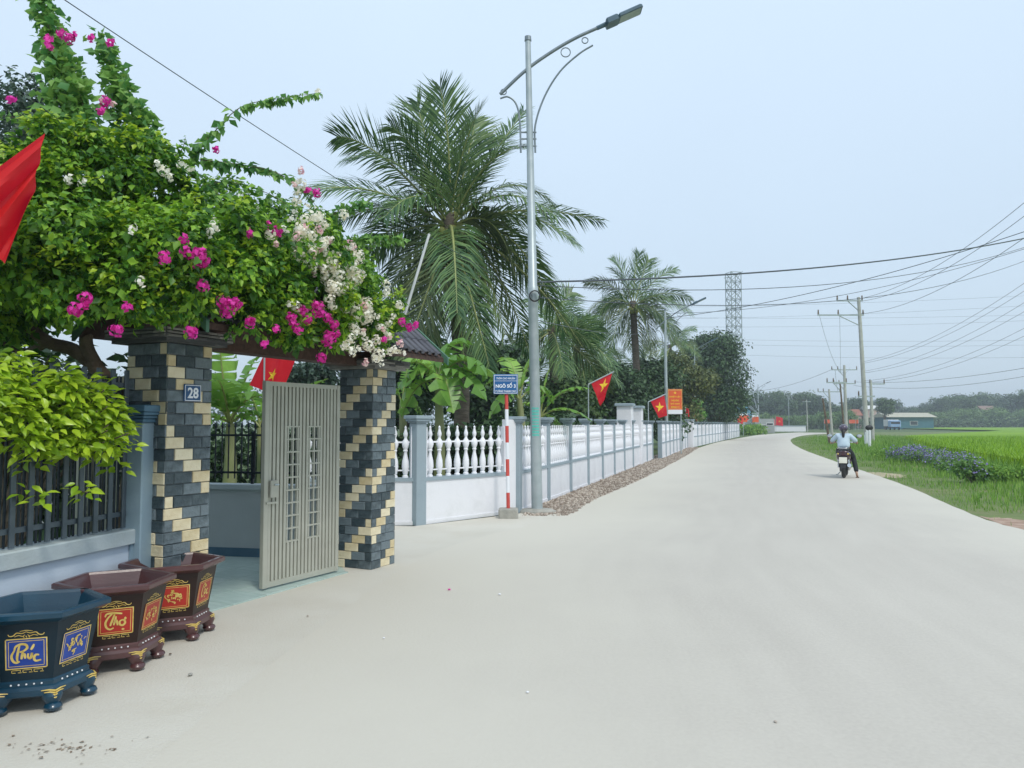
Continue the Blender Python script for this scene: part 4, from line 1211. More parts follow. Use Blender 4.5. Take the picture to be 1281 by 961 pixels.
# flag on bent pole, wedge hanging
Y = 21.6
f0 = P(736, 530, Y) * [1, 1, 0]
flag('flag', 'red starred flag hanging as a point from a bent pole above the balustrade', [P(740, 480, Y), P(766, 467, Y), P(756, 500, Y), P(751, 508, Y)], 3, .05, star_c=(.35, .60), star_r=.20, poles=[[f0 + [0, 0, 0], P(736, 481, Y)], [P(736, 481, Y), P(768, 465, Y)]], loc=f0, pole_r=.018)
Y = 34.0
f0 = P(811, 530, Y) * [1, 1, 0]
flag('flag', 'red starred flag spread square beside the second street lamp', [P(814, 502, Y), P(831, 494, Y), P(835, 520, Y), P(824, 523, Y)], 2, .05, star_c=(.5, .45), star_r=.24, poles=[[f0, P(811, 503, Y)], [P(811, 503, Y), P(833, 493, Y)]], loc=f0, pole_r=.025)
for (px, py, w, h, Y, lab) in ((860, 516, 5, 12, 52, 'small red flag hanging narrow under the orange board'), (870, 523, 4, 8, 60, 'small red flag beside the third street lamp'), (926, 526, 7, 9, 95, 'red flag at the end of the far white wall'),
                            (934, 522, 5, 8, 104, 'red flag just right of the far wall end'), (975, 527, 9, 12, 135, 'red flag with star in front of the grey shed at the bend'), (968, 528, 4, 10, 138, 'narrow red flag left of the starred one at the bend')):
    f0 = P(px - w * .5, 530, Y) * [1, 1, 0]
    flag('flag', lab, [P(px - w / 2, py + h / 2 - 1, Y), P(px - w / 2, py - h / 2, Y), P(px + w / 2, py - h / 2 + 2, Y), P(px + w / 2, py + h / 2, Y)], 2, .1, star_c=(.5, .5) if w > 6 else None, star_r=.22, poles=[[f0, P(px - w / 2, py - h / 2 - 1, Y)]], loc=f0, pole_r=.03)

# orange notice board on second lamp
Y = b2[1] + .1
o_ = P(844.5, 503, Y)
t = thing('notice_board', 'orange banner board with yellow lettering beside the second street lamp', 'board', (o_[0], Y, 0))
mb = MB(); mb.bbox((-.37, -.02, o_[2] - .62), (.37, .02, o_[2] + .66), .01); bd = mb.build('panel', M_ORANGE, t)
mb = MB(); mb.box((-.37, -.024, o_[2] - .62), (.37, -.021, o_[2] - .40)); mb.build('white_strip', M_SIGNWHITE, bd)
mb = MB()
for a, b, c, d in ((-.36, .60, .36, .63), (-.36, -.37, .36, -.35), (-.36, -.35, -.34, .60), (.34, -.35, .36, .60)): mb.box((a, -.023, o_[2] + b), (c, -.0205, o_[2] + d))
mb.build('border', M_GOLD, bd)
Mo = T(0, -.021, o_[2]) @ RX(PI / 2)
text_mesh('emblem', '★', M_YELLOW, bd, Mo @ T(0, .48, 0), w=.17, h=.17)
for s_, y_, w_ in (('NHIỆT LIỆT', .27, .58), ('CHÀO MỪNG', .09, .40), ('QUỐC KHÁNH', -.08, .46), ('MÙNG 2 / 9', -.25, .42)):
    text_mesh('lettering', s_, M_YELLOW, bd, Mo @ T(0, y_, 0), w=w_, h=.11, bold=.03)
mb = MB(); mb.tube([(.3, 0.04, 0), (.3, 0.04, o_[2] + .5)], .03, 8); mb.build('post', M_STEEL, t, smooth=True)

# ------------------------------------------------------------------ vegetation builders
def shoot(parent, name, pts, dens, size, m, spread=.05, hang=0.6, w=1.0, stem=.006, stem_m=None):
    """an arching stem with its leaves; pts world coordinates"""
    c = catmull(pts, 10)
    L = np.concatenate([[0], np.cumsum(np.linalg.norm(np.diff(c, axis=0), axis=1))])
    n = int(L[-1] * dens)
    s = np.sort(rng.random(n)) * L[-1]
    pos = np.stack([np.interp(s, L, c[:, i]) for i in range(3)], 1)
    tg = np.gradient(c, axis=0); tg /= np.linalg.norm(tg, axis=1)[:, None]
    t = np.stack([np.interp(s, L, tg[:, i]) for i in range(3)], 1)
    taper = (1 - .30 * s / L[-1])[:, None]
    pos = pos + rand_unit(n) * spread * taper * rng.random(n)[:, None]
    side = np.cross(t, rand_unit(n)); side /= np.linalg.norm(side, axis=1)[:, None] + 1e-9
    dr = side + t * .3 - np.array([0, 0, hang])
    nrm = np.array([0, 0, .6]) + rand_unit(n) * .9
    V, Fa = inst(LEAF_V * [w, 1, 1], LEAF_F, pos, frames(nrm, dr), size * (.6 + .6 * rng.random(n)) * taper[:, 0])
    o0 = np.array(parent.location)
    mb = MB(); mb.tube(c, np.linspace(stem, stem * .3, len(c)), 5)
    st = mb.build('stem', stem_m or M_BARK, parent, world=True)
    return fast_mesh(name, V - o0, Fa, m, st)

def bract_mesh(name, m, r, n, sd_, s=.035):
    rg = np.random.default_rng(sd_)
    u = rg.normal(size=(n, 3)); u /= np.linalg.norm(u, axis=1)[:, None]
    pos = u * r * (.5 + .5 * rg.random(n))[:, None] * [1, 1, .8]
    y = rg.normal(size=(n, 3)); 
    V, Fa = inst(LEAF_V * [1.25, 1, 1], LEAF_F, pos, frames(u + .4 * y, y), s * (.8 + .5 * rg.random(n)))
    o = fast_mesh(name, V, Fa, m); me_ = o.data; bpy.data.objects.remove(o); return me_

# ------------------------------------------------------------------ bougainvillea over the gateway
tb = np.array([-3.35, 6.45, 0.0])
bg_ = thing('bougainvillea', 'huge bougainvillea with magenta and white bracts arching over the tiled gateway', 'bougainvillea', tb)
YB = lambda px: 5.35 + px * .0062
YF = lambda px: float(np.interp(px, [-40, 60, 200, 300, 400, 480, 520], [4.75, 4.9, 5.1, 5.72, 6.55, 7.4, 7.9]))
mb = MB()
for path, r0, r1 in (([(tb), P(168, 560, 6.35), P(150, 500, 6.3), P(122, 462, 6.25), P(92, 438, 6.2), P(60, 428, 6.1), P(34, 404, 6.0), P(32, 370, 6.0), P(60, 310, 5.9), P(80, 240, 5.9)], .075, .03),
                     ([P(122, 462, 6.25), P(108, 430, 6.2), P(112, 395, 6.2), P(104, 350, 6.2), P(120, 290, 6.3), P(150, 220, 6.3)], .06, .025),
                     ([P(112, 395, 6.2), P(150, 340, 6.4), P(230, 300, 6.8), P(330, 320, 7.3), P(430, 370, 8.0)], .045, .02),
                     ([P(60, 428, 6.1), P(30, 440, 6.2), P(-20, 420, 6.2)], .04, .02)):
    mb.tube(catmull(np.array(path), 6), [r0, r1], 9)
mb.build('trunk', M_BARK, bg_, world=True, smooth=True)
bl_px = [(-30, 240, 60), (-30, 330, 60), (-20, 400, 45), (20, 240, 50), (20, 315, 60), (15, 385, 45), (85, 235, 50), (85, 310, 60), (85, 370, 45), (150, 235, 45), (150, 310, 60), (165, 370, 45), (215, 245, 45), (220, 315, 60), (235, 375, 42),
         (285, 285, 50), (290, 345, 50), (300, 395, 34), (345, 310, 48), (350, 365, 45), (365, 410, 26), (395, 320, 42), (405, 370, 42), (420, 412, 26), (440, 358, 34), (448, 395, 30), (470, 418, 20), (494, 400, 13), (40, 200, 30), (120, 200, 32), (108, 172, 20), (160, 172, 18), (190, 195, 24), (60, 165, 18), (210, 205, 20)]
blobs = []
for px, py, r in bl_px:
    if py > 360 and 60 < px < 330: py -= 9
    Y = YF(px) if py > 265 else (YB(max(px, -30)) + YF(px)) / 2
    if px < 40 and py > 360: Y = 6.2
    c = P(px, py, Y); rr = r * Y / F
    blobs.append((*c, rr, rr * 1.15, rr))
    if py > 265:
        Y2 = YB(px) + .3; c2 = P(px, py - 25, Y2); blobs.append((*c2, rr, rr * 1.1, rr))
hollow = lambda pos: np.array([mnoise.noise((q[0] * 2.6, q[1] * 2.6, q[2] * 3.2)) + .5 * mnoise.noise((q[0] * 7, q[1] * 7, q[2] * 7)) < .17 for q in pos])
leaf_cloud('foliage', blobs, 52000, .064, M_BOUG, bg_, shell=.62, droop=.7, keep=hollow)
leaf_cloud('small_foliage', blobs, 16000, .040, M_BOUG, bg_, shell=.75, droop=.5, keep=hollow)
leaf_cloud('inner_foliage', [(b[0], b[1] + .25, b[2], b[3] * .85, b[4] * 1.2, b[5] * .85) for b in blobs], 16000, .08, M_BOUG, bg_, shell=.1, droop=.4)
for o in bg_.children:
    if 'foliage' in o.name: o['kind'] = 'stuff'
# fresh tips standing out of the mass
b_ = np.array(blobs); vpos = []
for k in range(260):
    q = b_[rng.integers(len(b_))]
    u = rand_unit(1)[0]; u[1] = -abs(u[1]) * .9
    u[2] = u[2] * .8 + .15
    vpos.append(q[:3] + u * q[3:6] * 1.0)
V_, F_ = [], []; kk = 0
for p in vpos:
    n = 13
    off = rand_unit(n) * rng.random(n)[:, None] * .075 + np.array([0, -.02, 0])
    nr = np.array([0, -.3, .8]) + rand_unit(n) * .6
    dr = off * 8 + np.array([0, -.3, -.2]) + rand_unit(n) * .4
    v, f = inst(LEAF_V, LEAF_F, p + off, frames(nr, dr), .055 * (.7 + .5 * rng.random(n)))
    V_.append(v - np.array(tb)); F_.append(f + kk); kk += len(v)
tag(fast_mesh('young_foliage', np.concatenate(V_), np.concatenate(F_), mat("young_leaf", (0.20, 0.36, 0.02), (0.38, 0.52, 0.03), 0.45, 3, island=.6, trans=.3), bg_), kind='stuff')
for pts, Y, dens, size, sp, hang in (
        ([(112, 215), (96, 140), (76, 78), (60, 30), (48, -20)], 5.9, 430, .12, .19, .6), ([(88, 205), (74, 140), (66, 90), (62, 50)], 5.9, 380, .11, .18, .6), ([(130, 215), (112, 160), (98, 110), (88, 75)], 5.9, 380, .11, .19, .6),
        ([(190, 215), (166, 145), (142, 92), (126, 46)], 6.1, 430, .115, .17, .6), ([(210, 225), (190, 170), (172, 130)], 6.1, 520, .09, .13, .5), ([(160, 215), (150, 160), (140, 110)], 6.2, 520, .09, .13, .5),
        ([(235, 205), (262, 172), (300, 135), (345, 124), (402, 116)], 6.5, 130, .10, .04, 1.6), ([(250, 200), (300, 206), (345, 216), (380, 238), (398, 262)], 6.8, 130, .10, .04, 1.4),
        ([(225, 240), (280, 228), (330, 240), (370, 262)], 6.8, 110, .08, .06, 1.0), ([(395, 285), (425, 264), (462, 254)], 8.0, 260, .10, .08, .5), ([(400, 318), (440, 302), (505, 299)], 8.0, 360, .095, .08, .6),
        ([(70, 175), (35, 152), (-10, 142)], 5.8, 150, .08, .08, .5), ([(255, 400), (250, 430), (252, 452)], 6.5, 120, .06, .04, .8), ([(190, 215), (225, 190), (232, 172)], 6.4, 120, .07, .06, .5),
        ([(390, 420), (400, 445), (402, 455)], 7.6, 100, .06, .04, .8), ([(210, 205), (240, 212), (280, 250)], 6.5, 150, .08, .08, .6)):
    shoot(bg_, 'shoot_leaves', [P(x, y, Y) for x, y in pts], dens, size, M_SHOOT, sp, hang)
MAG = [bract_mesh('flower_cluster', M_MAGENTA, r, n, i) for i, (r, n) in enumerate(((.085, 70), (.055, 34), (.035, 16)))]
WHI = [bract_mesh('flower_cluster', M_WBRACT, r, n, 10 + i, .032) for i, (r, n) in enumerate(((.085, 48), (.055, 26), (.035, 12)))]
PNK = [bract_mesh('flower_cluster', M_PINKB, r, n, 20 + i, .032) for i, (r, n) in enumerate(((.07, 34), (.05, 20), (.03, 10)))]
def flower(px, py, kind, s, d=-.45):
    me_ = kind[s]
    o = bpy.data.objects.new('flower_cluster', me_); C.objects.link(o); o.parent = bg_
    Y = (YF(px) if py > 265 else (YB(px) + YF(px)) / 2 - (.0 if py > 190 else -.45)) + d * .75
    o.location = P(px, py, Y) - tb
    o.rotation_euler = (R.uniform(0, 6), R.uniform(0, 6), R.uniform(0, 6))
for px, py, s in ((86, 48, 1), (75, 42, 2), (60, 48, 2), (62, 58, 2), (92, 44, 2), (132, 128, 1), (126, 140, 2), (168, 186, 1), (114, 47, 2), (138, 53, 2), (248, 322, 0), (234, 316, 1), (255, 328, 1), (253, 357, 1), (206, 322, 1), (286, 385, 0), (296, 380, 1), (279, 378, 1),
                  (240, 415, 1), (313, 403, 1), (365, 397, 1), (378, 388, 1), (398, 388, 0), (410, 398, 1), (412, 424, 0), (420, 418, 1), (347, 290, 1), (335, 281, 2), (313, 292, 2), (366, 404, 2), (372, 412, 1), (345, 412, 2), (403, 448, 1), (108, 373, 1), (94, 388, 1),
                  (105, 382, 2), (146, 413, 1), (270, 187, 2), (385, 238, 2), (396, 242, 1), (503, 402, 1), (512, 410, 1), (520, 406, 2), (13, 124, 2), (230, 300, 2), (395, 380, 2), (385, 400, 1), (418, 406, 1), (480, 425, 2), (330, 430, 2), (158, 384, 2), (60, 52, 2)):
    flower(px, py, MAG, s, -.50)
for px, py, s in ((205, 213, 1), (197, 206, 2), (212, 222, 2), (104, 228, 2), (85, 225, 2), (268, 282, 1), (262, 290, 2), (338, 292, 1), (325, 262, 2), (300, 246, 2), (370, 384, 1), (363, 380, 2), (165, 287, 2), (175, 352, 2), (226, 205, 2), (236, 212, 2),
                  (440, 440, 1), (432, 432, 1), (448, 436, 2), (470, 448, 1), (478, 455, 2), (495, 438, 1), (505, 442, 2), (398, 115, 2)):
    flower(px, py, WHI, s, -.48)
rr = random.Random(5)
for k in range(120):
    a = rr.random()
    px = 362 + a * 125 + rr.gauss(0, 14); py = 262 + a * 150 + rr.gauss(0, 26)
    flower(px, py, WHI if rr.random() < .86 else PNK, rr.choice((0, 1, 1, 2)), -.42 + rr.uniform(-.1, .12))
for px, py, s in ((372, 296, 1), (345, 305, 2), (455, 414, 2), (500, 430, 1), (480, 412, 2), (140, 130, 2), (128, 126, 2)): flower(px, py, PNK, s, -.5)

# lime coloured shrub leaning over the slat fence
lb = np.array([-3.9, 5.6, 0.0])
ls = thing('lime_leaf_shrub', 'lime green large leaved shrub spilling over the slat fence at the left', 'shrub', lb)
sprigs = []
rs = random.Random(3)
for k in range(150):
    px = rs.uniform(-45, 154); 
    hi = 448 + max(0, px - 10) * .32; lo = 560 - max(0, 120 - px) * .03
    py = rs.uniform(hi, lo)
    sprigs.append((px, py))
sprigs += [(35, 618), (50, 628), (100, 612), (108, 622), (145, 588), (40, 570), (160, 548), (128, 498), (150, 520), (60, 455), (20, 445)]
lf = []
for px, py in sprigs:
    Y = 4.55 + px * .0052 + rs.uniform(-.12, .12)
    c = P(px, py, Y)
    n = 13 if py < 575 else 7
    for i in range(n):
        a = i * 2.4 + rs.random(); rr_ = .02 + .06 * (i / n)
        d = np.array([math.cos(a), math.sin(a) * .8 - .25, -.55 + .5 * rs.random()])
        lf.append((c + np.array([math.cos(a) * rr_, math.sin(a) * rr_, -.012 * i + .05]), d))
rs.shuffle(lf)
lmv = LEAF3_V
q = MB().add(lmv, [tuple(f) for f in LEAF3_F]).build('leaf', M_LIME, link=False); lme = q.data; bpy.data.objects.remove(q)
for (p, d) in lf[:295]:
    nr = np.array([[0, -.5, .9]]) + rng.normal(size=(1, 3)) * .35
    rot = frames(nr, np.array([d]))[0]
    s_ = rs.uniform(.055, .098)
    o = bpy.data.objects.new('leaf', lme); C.objects.link(o); o.parent = ls
    M = Matrix(((*rot[0] * s_, p[0] - lb[0]), (*rot[1] * s_, p[1] - lb[1]), (*rot[2] * s_, p[2] - lb[2]), (0, 0, 0, 1)))
    o.matrix_local = M
pp = np.array([p for p, d in lf[295:]]); dd_ = np.array([d for p, d in lf[295:]])
V, Fa = inst(lmv, LEAF3_F, pp, frames(np.array([0, -.5, .9]) + rng.normal(size=(len(pp), 3)) * .35, dd_), rng.uniform(.055, .10, len(pp)))
tag(fast_mesh('foliage', V - lb, Fa, M_LIME, ls), kind='stuff')
bb = [(*P(x, y, 5.5 + x * .004), .28, .25, .2) for x, y in ((0, 500), (50, 500), (100, 515), (-40, 500), (20, 470), (130, 535))]
tag(leaf_cloud('shaded_foliage', bb, 2600, .09, M_BOUG, ls, shell=.2), kind='stuff')
mb = MB()
for px, py in sprigs[::3]: mb.tube(catmull([lb, (lb + P(px, py, 5.3)) / 2 + [0, .2, .5], P(px, py, 5.0) + [0, 0, .03]], 5), [.018, .004], 5)
mb.build('stem', M_BARK, ls, world=True)

# ------------------------------------------------------------------ trees, hedges
def tree(name, label, px, Y, top, wpx, m, n=5000, leaf=.22, bot=None, group=None, cat='tree', nb=16, trunk_h=None, seed=0, dark_in=True):
    rs = random.Random(seed + int(px * 7))
    base = P(px, 530, Y) * [1, 1, 0]
    H = 1.55 + (530 - top) / F * Y
    W = wpx / F * Y / 2
    zb = 1.55 + (530 - bot) / F * Y if bot else H * .3
    t = thing(name, label, cat, base, rs.random() * 0, group)
    bl = []
    for k in range(nb):
        f = k / (nb - 1)
        z = zb + (H - zb) * (.12 + .76 * rs.random() ** .8)
        prof = math.sin(PI * min(1, max(.18, (z - zb) / (H - zb) * .75 + .2)))
        a = rs.random() * 2 * PI; r = W * .72 * prof * math.sqrt(rs.random())
        rad = (W * .30 + (H - zb) * .10) * rs.uniform(.7, 1.2)
        bl.append((base[0] + math.cos(a) * r, base[1] + math.sin(a) * r, min(z, H - rad * .8), rad, rad, rad * .75))
    tag(leaf_cloud('crown', bl, n, leaf, m, t, shell=.35, droop=.4), kind=None)
    mb = MB()
    mb.tube(catmull([(0, 0, -.05), (rs.uniform(-.15, .15) * W * .3, 0, zb * .6), (rs.uniform(-.1, .1) * W, 0, zb + (H - zb) * .5)], 4), [max(.06, H * .028), max(.03, H * .012)], 8)
    for b in bl[::3]:
        mb.tube(catmull([(0, 0, zb * .75), ((b[0] - base[0]) * .5, (b[1] - base[1]) * .5, (zb + b[2]) / 2), (b[0] - base[0], b[1] - base[1], b[2])], 3), [H * .012, H * .003], 5)
    mb.build('trunk', M_BARK, t, smooth=True)
    return t

def hedge(name, label, a, b, h, w, m, n, leaf, group=None, cat='hedge', kind='stuff', z0=0):
    a, b = np.array(a, float), np.array(b, float); L = np.linalg.norm(b - a)
    k = int(L / (w * .7)) + 1; bl = []
    for i in range(k):
        for z in np.arange(z0 + h * .25, h, max(.35, h * .3)):
            p = a + (b - a) * (i + .5) / k
            bl.append((p[0] + R.uniform(-.3, .3) * w, p[1] + R.uniform(-.3, .3) * w, z + R.uniform(-.12, .12) * h, w * R.uniform(.5, .8), w * R.uniform(.5, .8), h * R.uniform(.22, .32)))
    t = leaf_cloud(name, bl, n, leaf, m, None, shell=.3)
    return tag(t, label, cat, group, kind)

tree('shade_tree', 'small leaved grey green tree rising at the top left behind the bougainvillea', 12, 15, 82, 150, mat("greygreen_leaf", (0.03, 0.07, 0.045), (0.10, 0.16, 0.10), 0.5, .5, island=.5, trans=.15), 7000, .12, 320, seed=4, nb=22)
hedge('garden_shrubbery', 'dark shrubbery growing behind the slat fence', (-8.5, 7.6), (-3.7, 7.2), 2.2, .9, M_DARKLEAF, 9000, .13, cat='shrubbery')
hedge('yard_shrubbery', 'dark shrubbery growing behind the black railing', (-9.5, 13.4), (-3.1, 12.9), 1.5, .7, M_DARKLEAF, 9000, .13, cat='shrubbery')
hedge('wall_shrubbery', 'dark shrubbery behind the white balusters below the coconut palm', (-3.6, 14.2), (.3, 16.8), 1.45, .8, M_DARKLEAF, 9000, .14, cat='shrubbery')
hedge('wall_shrubbery', 'long dark shrubbery behind the road side balustrade', (-.6, 18.5), (4.0, 34), 1.6, 1.2, M_DARKLEAF, 8000, .2, cat='shrubbery')
tree('garden_tree', 'grey green tree seen between the flag and the right gate pillar', 385, 24, 448, 120, MATS["greygreen_leaf"], 5000, .16, 540)
tree('garden_tree', 'dark tree behind the banana plants, left of the coconut trunk', 505, 23, 405, 130, M_DARKLEAF, 7000, .2, 540)
tree('garden_tree', 'dark tree behind the blue lane sign', 622, 25, 425, 130, M_DARKLEAF, 7000, .2, 545)
tree('garden_tree', 'mid green tree right of the nearest street lamp', 705, 30, 470, 110, M_MIDLEAF, 6000, .2, 545)
tree('garden_tree', 'dark bushy tree behind the pointed hanging flag', 760, 40, 450, 120, M_DARKLEAF, 14000, .2, 545)
tree('garden_tree', 'dark bushy tree behind the white piers', 812, 46, 446, 120, M_DARKLEAF, 14000, .22, 545)
tree('olive_tree', 'olive green tree behind the orange board', 850, 56, 438, 95, M_OLIVE, 12000, .24, 545)
tree('big_tree', 'tall dark rounded tree at the end of the grove, beside the lattice pylon', 893, 74, 412, 92, M_DARKLEAF, 26000, .26, 535, nb=34)
tree('big_tree', 'green topped tree just left of the tallest dark tree', 876, 84, 416, 60, M_MIDLEAF, 7000, .4, 520)
tree('roadside_tree', 'small bright green tree above the wall by the third street lamp', 868, 62, 498, 26, M_SHOOT, 2500, .22, 530)
tree('roadside_tree', 'small light green tree at the far wall end', 906, 90, 508, 40, M_MIDLEAF, 2500, .3, 545)
hedge('grass_clump', 'weeds growing at the foot of the pylon', tuple(P(931, 540, 103)[:2]), tuple(P(952, 540, 112)[:2]), 1.2, 1.4, M_GRASS, 1500, .4, cat='weeds')

# coconut palms ----------------------------------------------------
def frond(parent, p0, p1, p2, L=.85, n=58, m=M_PALM, droop=.5, vee=.35, name='frond', width=1.0, roll=None):
    """p0 base, p1 control, p2 tip (world)"""
    p0, p1, p2 = [np.asarray(q, float) for q in (p0, p1, p2)]
    t = np.linspace(0, 1, 16)[:, None]
    c = (1 - t) ** 2 * p0 + 2 * t * (1 - t) * p1 + t * t * p2
    o0 = np.array(parent.location)
    Lc = np.linalg.norm(np.diff(c, axis=0), axis=1).sum()
    mb = MB(); mb.tube(c, [Lc * .011, Lc * .0075, Lc * .005, Lc * .0015], 6)
    fr = mb.build(name, M_RACHIS, parent, world=True)
    s = np.repeat(np.linspace(.10, .995, n), 2)
    side = np.tile([1, -1], n)
    tt = s[:, None]
    pos = (1 - tt) ** 2 * p0 + 2 * tt * (1 - tt) * p1 + tt * tt * p2
    tg = 2 * (1 - tt) * (p1 - p0) + 2 * tt * (p2 - p1); tg /= np.linalg.norm(tg, axis=1)[:, None]
    up = np.array([0, 0, 1.0]) + 0 * tg
    hz = np.cross(tg, up); ln = np.linalg.norm(hz, axis=1)[:, None]
    alt = np.array([1.0, .2, 0])
    hz = np.where(ln > .25, hz / (ln + 1e-9), alt)
    hz -= tg * np.sum(hz * tg, 1)[:, None]; hz /= np.linalg.norm(hz, axis=1)[:, None]
    nup = np.cross(hz, tg)
    if roll is None: roll = R.uniform(-1.15, 1.15)
    hz, nup = hz * math.cos(roll) + nup * math.sin(roll), nup * math.cos(roll) - hz * math.sin(roll)
    droop = droop * (1 - .35 * abs(math.sin(roll)))
    prof = np.interp(s, [0, .12, .3, .55, .8, 1], [.45, .75, 1, .95, .72, .35]) * L
    prof = prof * (.88 + .24 * rng.random(2 * n))
    d0 = hz * side[:, None] * .80 + tg * (.55 + .6 * tt) + nup * vee * .5 + rng.normal(size=(2 * n, 3)) * .12
    d0 /= np.linalg.norm(d0, axis=1)[:, None]
    g = np.array([0, 0, -1.0])
    w = .021 * width
    a = pos; b = a + d0 * (prof * .45)[:, None] + g * (prof * droop * .08)[:, None]
    d1 = d0 + g * droop * (.8 + .5 * rng.random((2 * n, 1)))
    d1 /= np.linalg.norm(d1, axis=1)[:, None]
    e = b + d1 * (prof * .55)[:, None]
    wv = np.cross(d0, nup); wv /= np.linalg.norm(wv, axis=1)[:, None] + 1e-9
    V = np.stack([a - wv * w * .5, a + wv * w * .5, b - wv * w, b + wv * w, e], 1)
    k = (np.arange(2 * n) * 5)[:, None, None]
    Fa = (np.array([(0, 1, 3), (0, 3, 2), (2, 3, 4)])[None] + k).reshape(-1, 3)
    lo = fast_mesh('leaflets', V.reshape(-1, 3) - o0, Fa, m, fr)
    lo['kind'] = 'stuff'
    return fr

def palm(label, px, py, Y, fr_list, base_px=None, scale=1.0, L=.85, n=58, trunk_r=.16, auto=0, cocos=True, group='coconut palms', seed=1):
    base = P(base_px or px, 530, Y) * [1, 1, 0]
    t = thing('coconut_palm', label, 'palm tree', base, 0, group)
    top = P(px, py, Y)
    mb = MB(); c = catmull([base - [0, 0, .1], base * .55 + top * .45 + np.array([.12, 0, 0]), top - [0, 0, .1], top + [0, 0, .25]], 8)
    rad = np.linspace(trunk_r * 1.25, trunk_r * .8, len(c)) * (1 + .05 * np.sin(np.arange(len(c)) * 2.2))
    mb.tube(c, rad, 12); mb.build('trunk', M_PALMBARK, t, world=True, smooth=True)
    px2m = Y / F
    for (cx, cy, tx, ty, dy, m, Lf, dr) in fr_list:
        p1 = top + np.array([cx * px2m, dy * .45, -cy * px2m]); p2 = top + np.array([tx * px2m, dy, -ty * px2m])
        frond(t, top + np.array([cx * px2m, 0, 0]) * .02, p1, p2, L * Lf, n, m, dr)
    rs = random.Random(seed)
    for k in range(auto):
        a = k * 2.39996 + rs.random() * .4; el = rs.uniform(-.2, 1.35) if k % 3 else rs.uniform(-.9, -.2)
        Lf = scale * rs.uniform(.85, 1.1)
        d = np.array([math.cos(a) * math.cos(el), math.sin(a) * math.cos(el), math.sin(el)])
        p1 = top + d * Lf * .55; p2 = top + d * Lf * .85 + np.array([math.cos(a) * .2, math.sin(a) * .2, -.55 * math.cos(el) - (.0 if el > .9 else .25)]) * Lf * .8
        frond(t, top, p1, p2, L, n, M_PALM2 if el < -.3 and k % 4 == 0 else M_PALM, .5 + .4 * rs.random())
    if cocos:
        for k in range(9):
            a = k * .7 - 1; mb = MB(); mb.ball(top + np.array([math.cos(a) * .2, -abs(math.sin(a)) * .22 - .05, -.12 - .11 * (k % 3)]), .095, 10, (1, 1, 1.2)); mb.build('coconut', M_COCONUT, t, world=True, smooth=True)
    return t
A, B2 = M_PALM, M_PALM2
FR = [  # control (dx,dy up is negative), tip, depth, material, leaflet scale, droop
    (-95, -120, -148, -122, .3, A, 1.0, .35), (-60, -110, -128, -75, -.6, A, .9, .6), (-34, -120, -44, -165, .2, A, 1.0, .3), (2, -120, -12, -172, -.4, A, 1.05, .2), (26, -110, 30, -150, .6, A, 1.0, .3),
    (-15, 60, -50, 175, -1.2, B2, .95, .7), (18, 50, 52, 182, -1.3, A, .95, .7), (-50, 60, -100, 150, .2, A, .9, .7), (50, -95, 94, -162, .6, A, .8, .5), (70, -95, 132, -42, .8, A, .85, .6), (85, -40, 192, -12, .3, A, .85, .7), (90, -55, 170, 5, 1.6, A, .7, .9),
    (-75, -50, -158, -5, .2, A, .95, .8), (-70, -20, -150, 55, .9, A, .95, .9), (-95, -60, -165, -28, -1.1, A, .9, .6), (-60, 10, -95, 95, 1.4, A, .9, .8), (-40, 20, -62, 150, -.4, B2, .9, .6),
    (-20, 40, -28, 180, -.9, B2, .85, .5), (5, 40, 22, 190, -.5, B2, .85, .5), (40, 10, 70, 140, -.5, B2, .95, .6), (62, -35, 82, 72, -.9, B2, .95, 1.1), (75, -30, 130, 90, .5, A, .9, .8),
    (85, -10, 150, 130, .9, A, .9, .8), (60, 15, 105, 165, 1.3, A, .9, .7), (30, 30, 48, 185, 1.2, A, .9, .6), (-30, -60, -70, 10, -1.6, A, .9, .8), (40, -90, 95, -80, -1.3, A, .85, .4), (-50, -110, -95, -118, .9, A, .9, .4),
    (10, -90, 42, -130, -1.2, A, .9, .4), (-45, 50, -75, 170, .9, A, .9, .6), (35, -140, 62, -130, 1.0, A, .8, .4)]
palm('tall nearest coconut palm with hanging fronds, left of the nearest street lamp', 563, 284, 19, FR, base_px=577, n=64, trunk_r=.17, L=1.22, auto=7, scale=3.3)
palm('second coconut palm in front of the wires, right of the nearest lamp', 792, 384, 45, [(-10, -50, -25, -60, 0, A, 1, .3), (2, -60, 8, -66, 0, A, 1, .2), (15, -50, 22, -62, .5, A, 1, .2), (25, -40, 55, -48, 0, A, .9, .6), (40, -30, 72, -8, 0, A, .9, .8),
     (35, -25, 78, -2 + 8, .8, A, .9, .8), (-30, -40, -60, -30, 0, B2, .8, .8), (-35, -30, -66, 20, 0, B2, .9, .8), (-35, -10, -55, 42, 0, B2, 1, .8), (-20, 5, -30, 60, 0, A, 1, .7), (20, 0, 25, 60, 0, B2, 1, .7), (35, -10, 50, 45, 0, A, 1, .8), (-25, -20, -45, 10, -1, A, .9, .8),
     (30, -5, 62, 30, 1, A, .9, .8), (5, 10, 10, 58, -1, B2, 1, .6), (-8, 0, -12, 55, -1, B2, 1, .6)], n=54, trunk_r=.2, L=1.25, base_px=796, auto=6, scale=3.0)
palm('low bushy coconut palm standing between the first and second street lamps', 722, 440, 36, [], n=46, L=1.1, auto=17, scale=2.3, cocos=False, seed=2)
palm('small coconut palm behind the tallest one, low beside the lamp post', 690, 415, 30, [], n=48, L=1.1, auto=16, scale=2.4, cocos=False, seed=5)
palm('slim young coconut palm left of the second coconut palm trunk', 752, 444, 50, [], n=40, L=1.1, auto=13, scale=2.8, cocos=False, seed=8)
